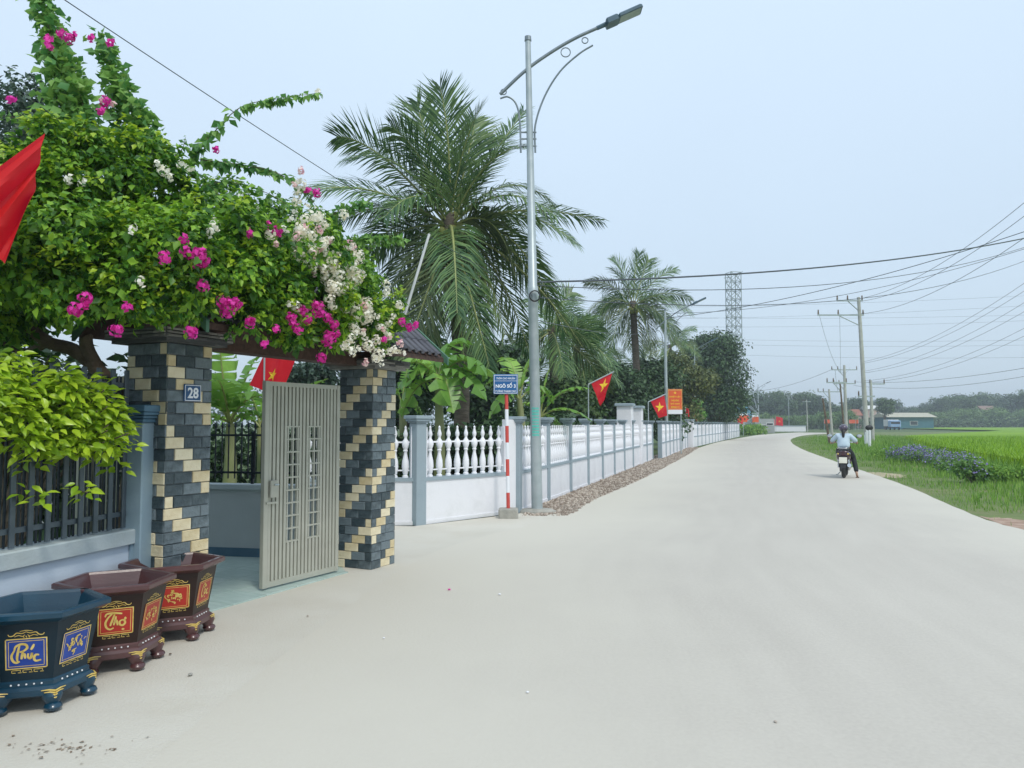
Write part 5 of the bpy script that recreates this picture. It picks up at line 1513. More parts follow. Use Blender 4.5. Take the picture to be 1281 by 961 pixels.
palm('low coconut palm with olive fronds behind the second street lamp', 838, 436, 58, [(-20, -25, -35, 15, 0, B2, 1, .8), (20, -25, 38, 15, 0, B2, 1, .8)], n=40, L=1.1, auto=13, scale=3.2, cocos=False, seed=9)

# banana plants ------------------------------------------------------
def banana_leaf(parent, p0, p1, p2, W, m=M_BANANA, torn=.3, seed=0):
    rs = np.random.default_rng(seed)
    n = 16
    p0, p1, p2 = [np.asarray(q, float) for q in (p0, p1, p2)]
    t = np.linspace(0, 1, n + 1)[:, None]
    c = (1 - t) ** 2 * p0 + 2 * t * (1 - t) * p1 + t * t * p2
    tg = np.gradient(c, axis=0); tg /= np.linalg.norm(tg, axis=1)[:, None]
    hz = np.cross(tg, [0, 0, 1.0]); hz /= np.linalg.norm(hz, axis=1)[:, None] + 1e-9
    up = np.cross(hz, tg)
    mb = MB(); mb.tube(c, [.022, .014, .004], 6); st = mb.build('leaf', M_RACHIS, parent, world=True)
    prof = np.interp(t[:, 0], [0, .14, .22, .5, .8, 1], [0, 0, .75, 1, .85, .1]) * W / 2
    bl = MB()
    for sgn in (-1, 1):
        drop = .0; gapf = 0
        i = 2
        while i < n:
            j = i + (1 if rs.random() < torn else rs.integers(2, 4)); j = min(j, n)
            droop = rs.uniform(.1, .5)
            V = []
            for k in range(i, j + 1):
                sh = 0.06 * (1 if k == i else -1 if k == j else 0) * (1 if torn > .1 else 0)
                e1 = c[k] + tg[k] * sh * .3 + (hz[k] * sgn * .55 + up[k] * .18) * prof[k]
                e2 = c[k] + tg[k] * sh + (hz[k] * sgn * (1 - .25 * droop) + up[k] * (.18 - droop) + tg[k] * .18) * prof[k]
                V += [c[k] + up[k] * .004, e1, e2]
            f = []
            for k in range(j - i): f += [(3 * k, 3 * k + 1, 3 * k + 4, 3 * k + 3), (3 * k + 1, 3 * k + 2, 3 * k + 5, 3 * k + 4)]
            bl.add(V, f); i = j
    bl.build('blade', m, st, world=True, smooth=True)
    return st

def banana(label, bpx, Y, cpx, cpy, leaves, W=.5, group='banana plants in the garden'):
    base = P(bpx, 530, Y) * [1, 1, 0]
    t = thing('banana_plant', label, 'banana plant', base, 0, group)
    top = P(cpx, cpy, Y)
    mb = MB(); mb.tube(catmull([base, (base + top) / 2 + [.03, 0, 0], top], 6), [.13, .10, .06], 12); mb.build('stem', M_BSTEM, t, world=True, smooth=True)
    s = Y / F
    for i, (cx, cy, tx, ty, dy, w) in enumerate(leaves):
        banana_leaf(t, top, top + np.array([cx * s, dy * .5, -cy * s]), top + np.array([tx * s, dy, -ty * s]), W * w, M_BANANA, seed=i + int(bpx))
    return t
banana('banana plant with broad torn leaves over the white wall, beside the right gate pillar', 549, 14.6, 548, 478, [(-25, -45, -58, -5, -.3, 1.1), (-20, -30, -55, 22, -.2, 1), (5, -60, 42, -48, .2, 1.1), (30, -50, 62, -5, -.2, 1.1), (25, -30, 62, 25, -.4, 1), (-8, -40, -10, -45, .9, .9), (40, -30, 75, 0, .5, 1), (10, -25, 22, 40, -.6, .9), (-30, -10, -48, 45, .3, .8)], .98)
banana('banana plant with lighter leaves between the lane sign and the near lamp', 655, 16.2, 650, 500, [(-20, -40, -45, -15, 0, 1), (10, -60, 25, -50, 0, 1), (-15, -20, -38, 25, -.3, 1), (25, -30, 42, 5, .3, .9), (-5, -50, -20, -55, .5, .9)], .75)
banana('banana plant with two upright pale leaves just right of the near lamp', 690, 17, 676, 522, [(4, -40, 12, -62, 0, .75), (22, -42, 62, -35, -.2, .9), (28, -22, 64, 6, -.2, .9), (-15, -30, -30, -8, 0, .8), (10, -10, 30, 20, .3, .8), (-4, -40, -14, -50, .4, .7)])
banana('banana plant with huge bright leaves behind the open gateway', 285, 11.6, 288, 530, [(-10, -70, -8, -92, -.2, 1.4), (14, -60, 26, -85, .2, 1.3), (-20, -40, -50, -40, 0, 1.3), (22, -45, 60, -30, -.3, 1.4), (25, -25, 55, 5, .2, 1.3), (-22, -20, -45, 10, -.3, 1.3), (4, -50, 12, -50, -.9, 1.4), (-15, -55, -30, -60, -.6, 1.3)], .55)
banana('second banana plant farther right behind the closed gate leaf', 330, 12.4, 326, 535, [(-10, -50, -30, -55, 0, 1.3), (10, -60, 22, -78, .2, 1.3), (25, -40, 60, -40, 0, 1.2), (30, -30, 70, -20, -.3, 1.1), (-20, -25, -50, -5, 0, 1.2), (35, -42, 80, -62, .2, 1.0)], .55)
banana('banana plant low behind the short wall section by the right pillar', 505, 15.5, 503, 505, [(-10, -30, -30, -18, 0, 1), (10, -30, 26, -15, 0, 1), (4, -45, 8, -50, .2, .9), (12, -15, 28, 22, 0, .9)])

# weeds and purple flowering bushes on the verge
def bush(label, px, py, h, w, m, n, leaf, extra=None, name='verge_bush', group=None, cat='bush'):
    g = G(px, py)
    t = thing(name, label, cat, g, 0, group)
    bl = [(g[0] + R.uniform(-w, w) * .5, g[1] + R.uniform(-w, w) * .5, h * R.uniform(.3, .65), w * .35, w * .35, h * .38) for _ in range(5)]
    leaf_cloud('foliage', bl, n, leaf, m, t, shell=.3)
    mb = MB()
    for b in bl: mb.tube([(0, 0, 0), (b[0] - g[0], b[1] - g[1], b[2])], .012, 4)
    mb.build('stem', M_BARK, t)
    if extra: leaf_cloud('blossom', [(b[0], b[1], b[2] + h * .12, b[3], b[4], b[5]) for b in bl], extra, leaf * .8, M_PURPLE, t, shell=.8)
    return t
for px, py, h, w, ex, lab in ((1132, 577, .62, 1.4, 420, 'purple flowering bush on the verge, nearest the rider'), (1152, 580, .66, 1.5, 600, 'fullest purple flowering bush in the middle of the verge row'), (1180, 584, .5, 1.2, 260, 'low purple flowering bush at the right end of the row'),
                             (1216, 604, .7, .8, 90, 'tall weed bush with few purple flowers near the rice field corner'), (1102, 572, .6, 1.6, 0, 'green bush beside the concrete pole foot'), 
                             (1204, 592, .4, .9, 30, 'small weed bush between the purple bushes and the field corner'), (1262, 604, .45, .9, 0, 'weed bush at the field border near the right edge')):
    bush(lab, px, py, h, w, M_WEED if ex else M_GRASS, 1500, .085, int(ex * 1.7), group='weed bushes on the right verge')

# ------------------------------------------------------------------ poles, pylons, wires
def epole(label, px, by, top, px_top=None, arms=(), r=.15, Y=None, m=M_CONCRETE, group='electricity poles along the road', white=0):
    g = G(px, by) if Y is None else P(px, 530, Y) * [1, 1, 0]
    tp = P(px_top or px, top, g[1])
    t = thing('electricity_pole', label, 'pole', g, 0, group)
    mb = MB(); mb.tube([g, (g + tp) / 2, tp], [r, r * .8, r * .6], 10); mb.build('shaft', m, t, world=True, smooth=True)
    if white:
        mb = MB(); mb.tube([g + [0, 0, .1], g + [0, 0, white]], r * 1.12, 10); mb.build('painted_band', M_SIGNWHITE, t, world=True, smooth=True)
    L = tp - g
    for (dz, x0, x1) in arms:
        c = tp - [0, 0, dz]
        mb = MB(); mb.box((c[0] + x0, c[1] - .05, c[2] - .05), (c[0] + x1, c[1] + .05, c[2] + .05))
        if abs(x0) > .8: mb.tube([c + [x0 * .5, 0, -.02], c + [0, 0, -.75]], .035, 6)
        a = mb.build('crossarm', M_STEEL, t, world=True)
        for xx in ([x0 + .05, (x0) * .5, x1 - .05] if abs(x1 - x0) > 1.2 else [x0 + .05]):
            mb = MB(); mb.lathe([(.03, 0), (.07, .06), (.04, .1), (.07, .15), (.04, .2), (.06, .26), (.02, .36)], 8, T(c[0] + xx, c[1], c[2] + .04)); mb.build('insulator', M_BARK, a, world=True)
    return tp
t1 = epole('tallest concrete electricity pole with crossarms, right of the scooter rider', 1085, 557, 372, 1074, ((.25, -1.6, .3), (1.3, -3.0, .35), (7.2, -.2, 1.0)), .185, white=1.3)
t1b = epole('shorter plain concrete pole standing close beside the tallest one', 1092, 553, 476, 1089, ((.3, -.1, 1.2),), .16)
t2 = epole('concrete electricity pole in the middle distance, left of the tallest one', 1059, 548, 457, 1056, ((.5, -1.4, 1.4), (2.0, -1.2, 1.2)), .2)
t3 = epole('short pole with a single crossarm left of the middle distance pole', 1041, 547, 487, 1037, ((.3, -1.3, 1.3),), .16)
t4 = epole('dark leaning timber pole near the bend', 1038, 556, 498, 1029, (), .10, m=M_BARK)
t5 = epole('dark pole carrying a round black meter box on top', 1057, 552, 480, 1051, ((-.1, -1.2, .6),), .10, m=M_BARK)
epole('slender concrete pole far off at the bend', 1010, 541, 500, 1009, ((.4, -.8, .8),), .12, Y=150)
# marker post near the rider
g = G(1088, 560)
t = thing('marker_post', 'short white post with a round black top behind the rider', 'post', g)
mb = MB(); mb.tube([(0, 0, 0), (0, 0, 1.15)], .09, 10); mb.build('shaft', M_SIGNWHITE, t, smooth=True)
mb = MB(); mb.ball((0, 0, 1.28), .24, 12, (1.1, .6, .75)); mb.build('top', M_BLACK, t, smooth=True)

def wire(label, a, b, sag, r=.015, n=26, grp='overhead wires', m=M_WIRE, name='overhead_wire'):
    a, b = np.asarray(a, float), np.asarray(b, float)
    t_ = np.linspace(0, 1, n)[:, None]
    c = a + (b - a) * t_; c[:, 2] -= (4 * sag * t_ * (1 - t_))[:, 0]
    mb = MB(); mb.tube(c - a, r * .72, 5); o = mb.build(name, m)
    o.location = a
    return tag(o, label, 'wire', grp)
lpt = P(669, 353, b1[1])
far_r = lambda px, py, Y: P(px, py, Y)
wire('thick bundled black cable from the nearest lamp to the right edge, topmost of its set', lpt, P(1340, 285, 24), .35, .024, grp='cables strung from the nearest street lamp')
wire('thin cable just under the thick bundled cable from the nearest lamp', P(669, 357, b1[1]), P(1340, 288, 26), .75, .011, grp='cables strung from the nearest street lamp')
wire('thin cable from the nearest lamp crossing behind the second palm', P(670, 372, b1[1]), P(1340, 300, 30), 1.0, .011, grp='cables strung from the nearest street lamp')
l2t = P(834, 398, b2[1])
wire('cable from the second street lamp rising to the right edge', l2t, P(1340, 270, 26), .5, .02, grp='cables strung from the second street lamp')
wire('lower cable from the second street lamp to the right edge', P(834, 392, b2[1]), P(1330, 296, 28), .7, .014, grp='cables strung from the second street lamp')
wire('cable linking the nearest and the second street lamps', P(669, 400, b1[1]), P(834, 410, b2[1]), .3, .010, grp='cables strung from the second street lamp')
wire('thin cable crossing the sky above the bougainvillea to the nearest lamp', P(60, -14, 5.0), P(669, 372, b1[1]), .08, .0055, grp='cable above the bougainvillea')
for dz, (ex, ey), lb_ in ((.1, (1330, 212), 'highest'), (.3, (1330, 232), 'second highest'), (1.2, (1330, 262), 'third highest')):
    wire('power line from the tallest pole to the upper right corner of the wires, ' + lb_, t1 + [.1, 0, -dz], P(ex, ey, 30), .9, .018, grp='power lines from the tallest pole')
for i, (ey) in enumerate((318, 330, 346, 360, 384, 396)):
    wire('low power line fanning from the tallest poles to the right edge, ' + ORD[i] + ' from the top', t1 + [.2, 0, -4.7 - .45 * (i // 2) - .12 * i], P(1340, ey - 6, 34 + i), .8, .013, grp='low power lines fanning to the right edge')
wire('lowest pair of power lines at the right, upper one', t2 + [1, 0, -1.8], P(1330, 452, 46), .5, .02, grp='lowest power lines at the right')
wire('lowest pair of power lines at the right, lower one', t2 + [1, 0, -2.2], P(1330, 462, 50), .7, .02, grp='lowest power lines at the right')
for k, (x, y2) in enumerate(((-2.9, 470), (-1.4, 472))):
    wire(('left' if k == 0 else 'right') + ' one of two thin wires dropping from the tallest pole crossarm to the pole behind', t1 + [x, 0, -1.2], t2 + [.6 - k, 0, -.3], 2.0, .014, grp='wires between the tallest pole and the pole behind')
wire('wire between the two left middle distance poles', t2 + [-1, 0, -.4], t3 + [1, 0, -.2], .3, .02, grp='wires between the far poles')
wire('long wire from the middle distance pole towards the fourth street lamp', t2 + [-1.2, 0, -.4], P(900, 484, 140), 1.5, .025, grp='wires between the far poles')

def pylon(label, px, Y, top, bot_py, w_top, w_bot, lean=0, r=.075):
    g = P(px, 530, Y) * [1, 1, 0]
    H = 1.55 + (530 - top) / F * Y
    t = thing('lattice_pylon', label, 'pylon', g, .25, 'steel lattice pylons')
    mb = MB()
    kz = H * .50
    def half(z): return w_top / 2 if z > kz else w_top / 2 + (w_bot - w_top) / 2 * (1 - z / kz)
    zs = list(np.linspace(0, kz, 5)) + list(np.linspace(kz, H, 10))[1:]
    cor = [(-1, -1), (1, -1), (1, 1), (-1, 1)]
    for cx, cy in cor:
        mb.tube([(cx * half(z), cy * half(z), z) for z in zs], r, 4)
    for i in range(len(zs) - 1):
        z0, z1 = zs[i], zs[i + 1]
        for k in range(4):
            a, b = cor[k], cor[(k + 1) % 4]
            mb.tube([(a[0] * half(z0), a[1] * half(z0), z0), (b[0] * half(z1), b[1] * half(z1), z1)], r * .6, 4)
            mb.tube([(b[0] * half(z0), b[1] * half(z0), z0), (a[0] * half(z1), a[1] * half(z1), z1)], r * .6, 4)
            mb.tube([(a[0] * half(z1), a[1] * half(z1), z1), (b[0] * half(z1), b[1] * half(z1), z1)], r * .6, 4)
    for sgn in (-1, 1):
        for z in (H - .5,):
            mb.tube([(0, sgn * w_top / 2, z), (0, sgn * w_top * 1.6, z + .2)], r * .7, 4)
    tag(mb.build('lattice', M_PYLON, t), kind='stuff')
    return g, H
pg, pH = pylon('steel lattice pylon rising beside the tall dark tree', 920, 112, 340, 545, 1.6, 5.6)
pg2, pH2 = pylon('faint steel lattice pylon behind the second coconut palm', 761, 190, 348, 545, 2.0, 9, r=.07)
for i, (y0, y1) in enumerate(((380, 366), (388, 392), (395, 378), (402, 398), (413, 424), (420, 430), (432, 446))):
    wire('faint transmission line crossing the sky behind the pylon, number ' + ORD[i] + ' of the set' if False else 'faint transmission line behind the pylon, ' + ORD[i] + ' of the set by height at the left', P(640 + 20 * i, y0 + 4, 170), P(1360, y1, 130), 1.0, .022, grp='faint transmission lines across the sky')

# ------------------------------------------------------------------ far side: houses, shed, truck, trees
def house(label, x0, x1, ytop, Y, m, roof=None, win=(), door=None, group=None, name='house', base=None, depth=5, cat='house'):
    a, b = P(x0, 530, Y), P(x1, 530, Y)
    H = 1.55 + (530 - ytop) / F * Y
    t = thing(name, label, cat, ((a[0] + b[0]) / 2, Y, 0), 0, group)
    w = (b[0] - a[0]) / 2
    mb = MB(); mb.box((-w, 0, 0), (w, depth, H)); mb.build('wall', m, t)
    for (fx, fz, ww, hh) in win:
        mb = MB(); cx = -w + 2 * w * fx; mb.box((cx - ww / 2, -.06, H * fz - hh / 2), (cx + ww / 2, .0, H * fz + hh / 2)); f = mb.build('window', M_HWHITE, t)
        mb = MB(); mb.box((cx - ww / 2 + .1, -.08, H * fz - hh / 2 + .1), (cx + ww / 2 - .1, -.062, H * fz + hh / 2 - .1)); mb.build('pane', M_GLASS, f)
    if door:
        mb = MB(); cx = -w + 2 * w * door; mb.box((cx - .5, -.05, 0), (cx + .5, 0, 2.1)); mb.build('door', M_BARK, t)
    if roof:
        mr, rh, ov = roof
        mb = MB(); mb.add([(-w - ov, -ov, H), (w + ov, -ov, H), (w + ov, depth + ov, H), (-w - ov, depth + ov, H), (-w - ov, depth / 2, H + rh), (w + ov, depth / 2, H + rh)], [(0, 1, 5, 4), (2, 3, 4, 5), (0, 4, 3), (1, 2, 5), (0, 3, 2, 1)])
        mb.build('roof', mr, t)
    return t
house('long low teal shed with a pale beige roof beyond the rice field', 1113, 1168, 522, 215, M_SHED, (M_SHEDROOF, 1.3, .8), depth=9, name='shed', cat='shed', win=((.55, .5, 2.2, 1.2),))
house('rough grey unpainted building at the bend, behind the fourth lamp', 945, 969, 524, 128, M_HGREY, None, ((.4, .5, 1.2, .4), (.75, .62, 1.2, .5)), depth=6)
t = thing('low_wall', 'plain low white wall at the bend beyond the red flags', 'wall', P(988, 530, 150) * [1, 1, 0])
a, b = P(969, 530, 150)[0], P(1008, 530, 150)[0]; cx = t.location.x
mb = MB(); mb.box((a - cx, 0, 0), (b - cx, .2, 1.05)); mb.build('panel', M_WHITE, t); mb = MB(); mb.box((a - cx - .1, -.08, 1.05), (b - cx + .1, .28, 1.18)); mb.build('coping', M_GREY, t)
house('blue roofed house hidden behind the big tree', 914, 938, 520, 150, M_HWHITE, (M_SHED, 2.0, .5), depth=7)
house('pink fronted house left of the middle distance pole', 1040, 1050, 523, 230, M_PINK, (M_RTILE, 1.2, .4), ((.3, .5, 1.2, 1.2), (.7, .5, 1.2, 1.2)))
house('pale house with red roof between the poles', 1061, 1078, 520, 240, M_PINK, (M_RTILE, 2.0, .4), ((.3, .5, 1.3, 1.2), (.7, .5, 1.3, 1.2)), .5)
house('two storey pinkish house just left of the fan shaped tree', 1086, 1104, 512, 240, M_PINK, (M_HWHITE, 1.2, .4), ((.25, .75, 1.3, 1.3), (.75, .75, 1.3, 1.3), (.25, .3, 1.3, 1.3)), .7)
house('house with a reddish roof among the trees above the banana grove', 1230, 1246, 513, 290, M_HWHITE, (M_HROOF, 1.6, .6), ((.3, .6, 1.5, 1.2), (.7, .6, 1.5, 1.2)))
for px, w, Y, lab in ((1036, 10, 180, 'red banner by the roadside left of the middle distance pole'), (1066, 8, 190, 'red banner between the concrete poles'), (1071, 6, 192, 'narrow red banner just right of another between the poles')):
    c = P(px, 527, Y); t = thing('roadside_banner', lab, 'banner', c * [1, 1, 0], 0, 'red banners at the far junction')
    ww = w / F * Y / 2
    mb = MB(); mb.box((-ww, -.03, 1.6), (ww, .03, 2.5)); mb.build('cloth', M_ORANGE, t)
    mb = MB(); mb.tube([(-ww, 0, 0), (-ww, 0, 2.6)], .05, 6); mb.tube([(ww, 0, 0), (ww, 0, 2.6)], .05, 6); tag(mb.build('frame_posts', M_STEEL, t), kind='stuff')
for px, Y, lab in ((930, 100, 'red and white flag sign at the far wall end'), (945, 118, 'red sign with a white cap on the fourth street lamp')):
    c = P(px, 527, Y); t = thing('roadside_sign', lab, 'sign', c * [1, 1, 0])
    mb = MB(); mb.box((-.5, -.03, 1.75), (.5, .03, 2.6)); bdd = mb.build('panel', M_ORANGE, t); mb = MB(); mb.box((-.5, -.05, 2.6), (.5, .05, 2.85)); mb.build('header', M_SIGNWHITE, bdd)
    mb = MB(); mb.tube([(0, .06, 0), (0, .06, 2.6)], .04, 6); mb.build('post', M_STEEL, t)
# truck
c = P(1119, 534, 185) * [1, 1, 0]
t = thing('parked_truck', 'small white and blue truck parked in front of the teal shed', 'truck', c, -.2)
mb = MB(); mb.bbox((-1.2, -.9, .75), (1.2, 1.0, 2.3), .12); cb = mb.build('cab', M_TBLUE, t)
mb = MB(); mb.box((-1.0, -.93, 1.45), (1.0, -.905, 2.0)); mb.build('windscreen', M_GLASS, cb)
mb = MB(); mb.bbox((-1.25, 1.05, .9), (1.25, 4.8, 2.5), .04); mb.build('cargo_box', M_HWHITE, t)
mb = MB(); mb.box((-.9, -.8, .5), (.9, 4.7, .85)); mb.build('chassis', M_BLACK, t)
for sx_ in (-1, 1):
    for yy in (.1, 3.7):
        mb = MB(); mb.tube([(sx_ * 1.1, yy, .45), (sx_ * .85, yy, .45)], .45, 14); mb.build('wheel', M_BLACK, t, smooth=True)
    mb = MB(); mb.ball((sx_ * .85, -.92, 1.0), .14, 8, (1, .4, 1)); mb.build('headlight', M_CHROME, t)
# far trees: prototypes copied
def proto_tree(H, W, m, n, leaf, nb, seed):
    rs = random.Random(seed)
    t = thing('far_tree', '', 'tree', (0, 0, 0))
    bl = []
    for k in range(nb):
        z = H * rs.uniform(.35, .85); a = rs.random() * 2 * PI; r = W * .36 * math.sqrt(rs.random()); rad = W * rs.uniform(.16, .26)
        bl.append((math.cos(a) * r, math.sin(a) * r, min(z, H - rad * .7), rad, rad, rad * .8))
    for k in range(nb // 3): bl.append((rs.uniform(-.4, .4) * W, rs.uniform(-.3, .3) * W, H * .15, W * .2, W * .2, H * .16))
    leaf_cloud('crown', bl, n, leaf, m, t, shell=.35)
    mb = MB(); mb.tube([(0, 0, 0), (0, 0, H * .6)], [H * .03, H * .015], 7); mb.build('trunk', M_BARK, t)
    return t
protos = [proto_tree(10, 11, M_DARKLEAF, 5000, .62, 13, 1), proto_tree(12, 10, M_MIDLEAF, 5000, .62, 14, 2), proto_tree(7, 9, mat('grove_leaf', (0.08, 0.17, 0.05), (0.22, 0.34, 0.10), 0.6, .4, island=.5, trans=.2), 3500, .55, 10, 3)]
rs = random.Random(21)
k = 0
spots = []
for px in range(936, 1085, 13): spots.append((px + rs.uniform(-4, 4), 250 + rs.uniform(-20, 30), 496 + rs.uniform(-9, 14) - (12 if 940 < px < 965 else 0), 'left'))
for px in range(1095, 1300, 14): spots.append((px + rs.uniform(-4, 4), 300 + rs.uniform(-20, 40), 502 + rs.uniform(-9, 12) - (14 if 1195 < px < 1215 else 8 if px > 1160 else 0), 'right'))
for px in range(945, 1060, 22): spots.append((px + rs.uniform(-4, 4), 205 + rs.uniform(-15, 15), 515 + rs.uniform(-3, 4), 'low'))
for px in range(1172, 1300, 17): spots.append((px + rs.uniform(-4, 4), 268, 511 + rs.uniform(-3, 5), 'grove'))
LBL = {'left': 'hazy tree of the far belt behind the bend', 'right': 'hazy tree in the far belt beyond the rice field', 'low': 'low rounded tree before the far belt at the bend', 'grove': 'low green tree in the grove behind the rice field'}
cnt = {}
for px, Y, top, grp in spots:
    cnt[grp] = cnt.get(grp, 0) + 1
    pr = 2 if grp in ('low', 'grove') else rs.randrange(2)
    H0 = (10, 12, 7)[pr]
    p = P(px, 530, Y) * [1, 1, 0]
    H = 1.55 + (530 - top) / F * Y
    c = copy_tree(protos[pr]); c.location = p; c.rotation_euler = (0, 0, rs.random() * 6); s = H / H0; c.scale = (s * rs.uniform(.9, 1.3), s * rs.uniform(.9, 1.3), s)
    tag(c, LBL[grp] + ', ' + ORD[cnt[grp] - 1] + ' from the left', 'tree', {'left': 'trees of the far belt behind the bend', 'right': 'trees of the far belt beyond the rice field', 'low': 'low trees at the bend', 'grove': 'grove behind the rice field'}[grp])
for p in protos:
    for ch in list(p.children): bpy.data.objects.remove(ch)
    bpy.data.objects.remove(p)
# fan crowned tree by the junction
tree('fan_tree', 'single tree with a dense rounded top standing by the pink houses', 1107, 205, 496, 24, M_MIDLEAF, 4000, .5, 524, nb=10)
hedge('far_scrub', 'distant scrub along the far side of the rice field', (70, 262), (330, 268), 3.0, 4, M_MIDLEAF, 12000, .8, cat='scrub')
hedge('far_scrub', 'distant scrub closing the view behind the bend', (50, 215), (110, 235), 3.0, 4, M_MIDLEAF, 6000, .7, cat='scrub')
hedge('far_wood', 'distant wood far left behind the garden', (-120, 150), (40, 170), 11, 9, M_DARKLEAF, 14000, .9, cat='wood')

# pale pipe leaning on the gateway roof
t = thing('leaning_pipe', 'pale thin pipe leaning up from the gateway roof towards the palm crown', 'pipe', P(507, 392, 9.2) * [1, 1, 0])
mb = MB(); mb.tube([P(500, 405, 9.2) * [1, 1, 0] + [0, 0, 2.6], P(507, 392, 9.2), P(537, 293, 9.4)], .016, 8); mb.build('tube', M_PIPE, t, world=True, smooth=True)

# ------------------------------------------------------------------ scooter and rider
SB = G(1056, 598); SRZ = math.radians(-26)
sc_ = thing('motor_scooter', 'plum coloured scooter ridden away from the camera at the right road edge', 'scooter', SB, SRZ)
def loft(mb, secs, n=14):
    """secs: (y, z, halfwidth, halfheight, power)"""
    V = []
    for (y, z, w, h) in secs:
        for k in range(n):
            a = 2 * PI * k / n; cx, sz = math.cos(a), math.sin(a)
            V.append((math.copysign(abs(cx) ** .8, cx) * w, y, z + math.copysign(abs(sz) ** .8, sz) * h))
    f = [(i * n + k, i * n + (k + 1) % n, (i + 1) * n + (k + 1) % n, (i + 1) * n + k) for i in range(len(secs) - 1) for k in range(n)]
    f += [tuple(range(n - 1, -1, -1)), tuple(range((len(secs) - 1) * n, len(secs) * n))]
    return mb.add(V, f)
RW, FW = -.10, 1.14      # wheel centres along y (local origin at the rear tyre)
for yy in (RW, FW):
    mb = MB(); ang = np.linspace(0, 2 * PI, 25)
    mb.tube([(0, yy + .215 * math.cos(a), .275 + .215 * math.sin(a)) for a in ang], .058, 8, cap=False)
    w = mb.build('wheel', M_BLACK, sc_, smooth=True); w.name = 'wheel'
    mb = MB(); mb.tube([(-.04, yy, .275), (.04, yy, .275)], .05, 10)
    for k in range(5):
        a = k * 2 * PI / 5; mb.tube([(0, yy, .275), (0, yy + .17 * math.cos(a), .275 + .17 * math.sin(a))], .014, 5)
    mb.tube([(0, yy + .165 * math.cos(a), .275 + .165 * math.sin(a)) for a in ang], .018, 6, cap=False)
    mb.build('rim', M_STEEL, w, smooth=True)
mb = MB(); loft(mb, [(-.38, .74, .06, .03), (-.34, .71, .155, .08), (-.2, .66, .195, .13), (0, .60, .20, .15), (.22, .53, .17, .15), (.36, .44, .13, .11), (.45, .36, .10, .05)]); mb.build('rear_cowl', M_SCOOTER, sc_, smooth=True)
mb = MB(); loft(mb, [(-.30, .80, .09, .02), (-.2, .80, .14, .035), (0, .79, .15, .045), (.2, .755, .14, .04), (.38, .74, .09, .03), (.44, .735, .03, .02)]); mb.build('seat', M_BLACK, sc_, smooth=True)
mb = MB(); mb.bbox((-.12, .36, .30), (.12, .82, .36), .02); mb.build('floorboard', M_BLACK, sc_)
mb = MB(); loft(mb, [(.78, .33, .12, .03), (.86, .45, .17, .10), (.92, .62, .19, .16), (.93, .82, .16, .13), (.88, .97, .13, .08)]); mb.build('leg_shield', M_SCOOTER, sc_, smooth=True)
mb = MB(); loft(mb, [(.92, .40, .05, .03), (1.0, .53, .075, .035), (1.14, .565, .075, .03), (1.30, .52, .06, .03), (1.36, .46, .04, .02)]); mb.build('front_fender', M_SCOOTER, sc_, smooth=True)
mb = MB(); mb.tube([(0, 1.14, .28), (0, .93, .90)], .03, 8); mb.build('fork', M_CHROME, sc_, smooth=True)
mb = MB(); mb.tube(catmull([(-.34, .74, .99), (-.18, .86, 1.0), (0, .88, 1.0), (.18, .86, 1.0), (.34, .74, .99)], 5), .017, 8); hb = mb.build('handlebar', M_CHROME, sc_, smooth=True)
mb = MB(); loft(mb, [(.80, 1.0, .10, .03), (.88, 1.02, .15, .055), (.97, 1.0, .10, .05)]); mb.build('headstock', M_SCOOTER, sc_, smooth=True)
for s in (-1, 1):
    mb = MB(); mb.tube([(s * .34, .74, .99), (s * .24, .81, 1.0)], .022, 8); mb.build('grip', M_BLACK, hb, smooth=True)
    mb = MB(); mb.tube([(s * .22, .83, 1.0), (s * .30, .80, 1.12), (s * .37, .78, 1.17)], .008, 6); mr_ = mb.build('mirror', M_BLACK, sc_, smooth=True)
    mb = MB(); mb.ball((s * .40, .775, 1.185), .075, 12, (1.15, .3, .72)); mb.build('mirror_shell', M_BLACK, mr_, smooth=True)
    mb = MB(); mb.ball((s * .40, .752, 1.185), .066, 12, (1.15, .08, .72)); mb.build('mirror_glass', M_CHROME, mr_, smooth=True)
    mb = MB(); mb.tube([(s * .13, -.12, .30), (s * .13, -.10, .58)], .03, 8); mb.build('shock_absorber', M_CHROME, sc_, smooth=True)
    mb = MB(); mb.ball((s * .12, -.335, .70), .038, 8, (1, .7, .8)); mb.build('indicator', M_GOLD, sc_, smooth=True)
mb = MB(); mb.tube(catmull([(-.13, .02, .82), (-.145, -.2, .85), (-.12, -.36, .86), (0, -.40, .86), (.12, -.36, .86), (.145, -.2, .85), (.13, .02, .82)], 4), .014, 8); mb.build('grab_rail', M_CHROME, sc_, smooth=True)
mb = MB(); mb.ball((0, -.345, .71), .08, 12, (1.15, .35, .55)); mb.build('tail_light', M_TAIL, sc_, smooth=True)
mb = MB(); mb.add([(-.07, -.33, .64), (.07, -.33, .64), (.08, -.46, .30), (-.08, -.46, .30), (-.07, -.31, .64), (.07, -.31, .64), (.08, -.44, .30), (-.08, -.44, .30)], [(0, 1, 2, 3), (7, 6, 5, 4), (0, 3, 7, 4), (1, 5, 6, 2), (3, 2, 6, 7), (0, 4, 5, 1)]); mg = mb.build('rear_mudguard', M_BLACK, sc_)
Mp = T(0, -.415, .52) @ RX(PI / 2 - .25)
mb = MB(); mb.bbox((-.105, -.085, 0), (.105, .085, .006), .005, Mp); mb.build('number_plate', M_PLATE, sc_)
mb = MB(); mb.tube([(.10, .30, .22), (.13, .05, .24), (.15, -.10, .30), (.16, -.38, .38)], [.02, .03, .05, .055], 10); mb.build('exhaust', M_CHROME, sc_, smooth=True)
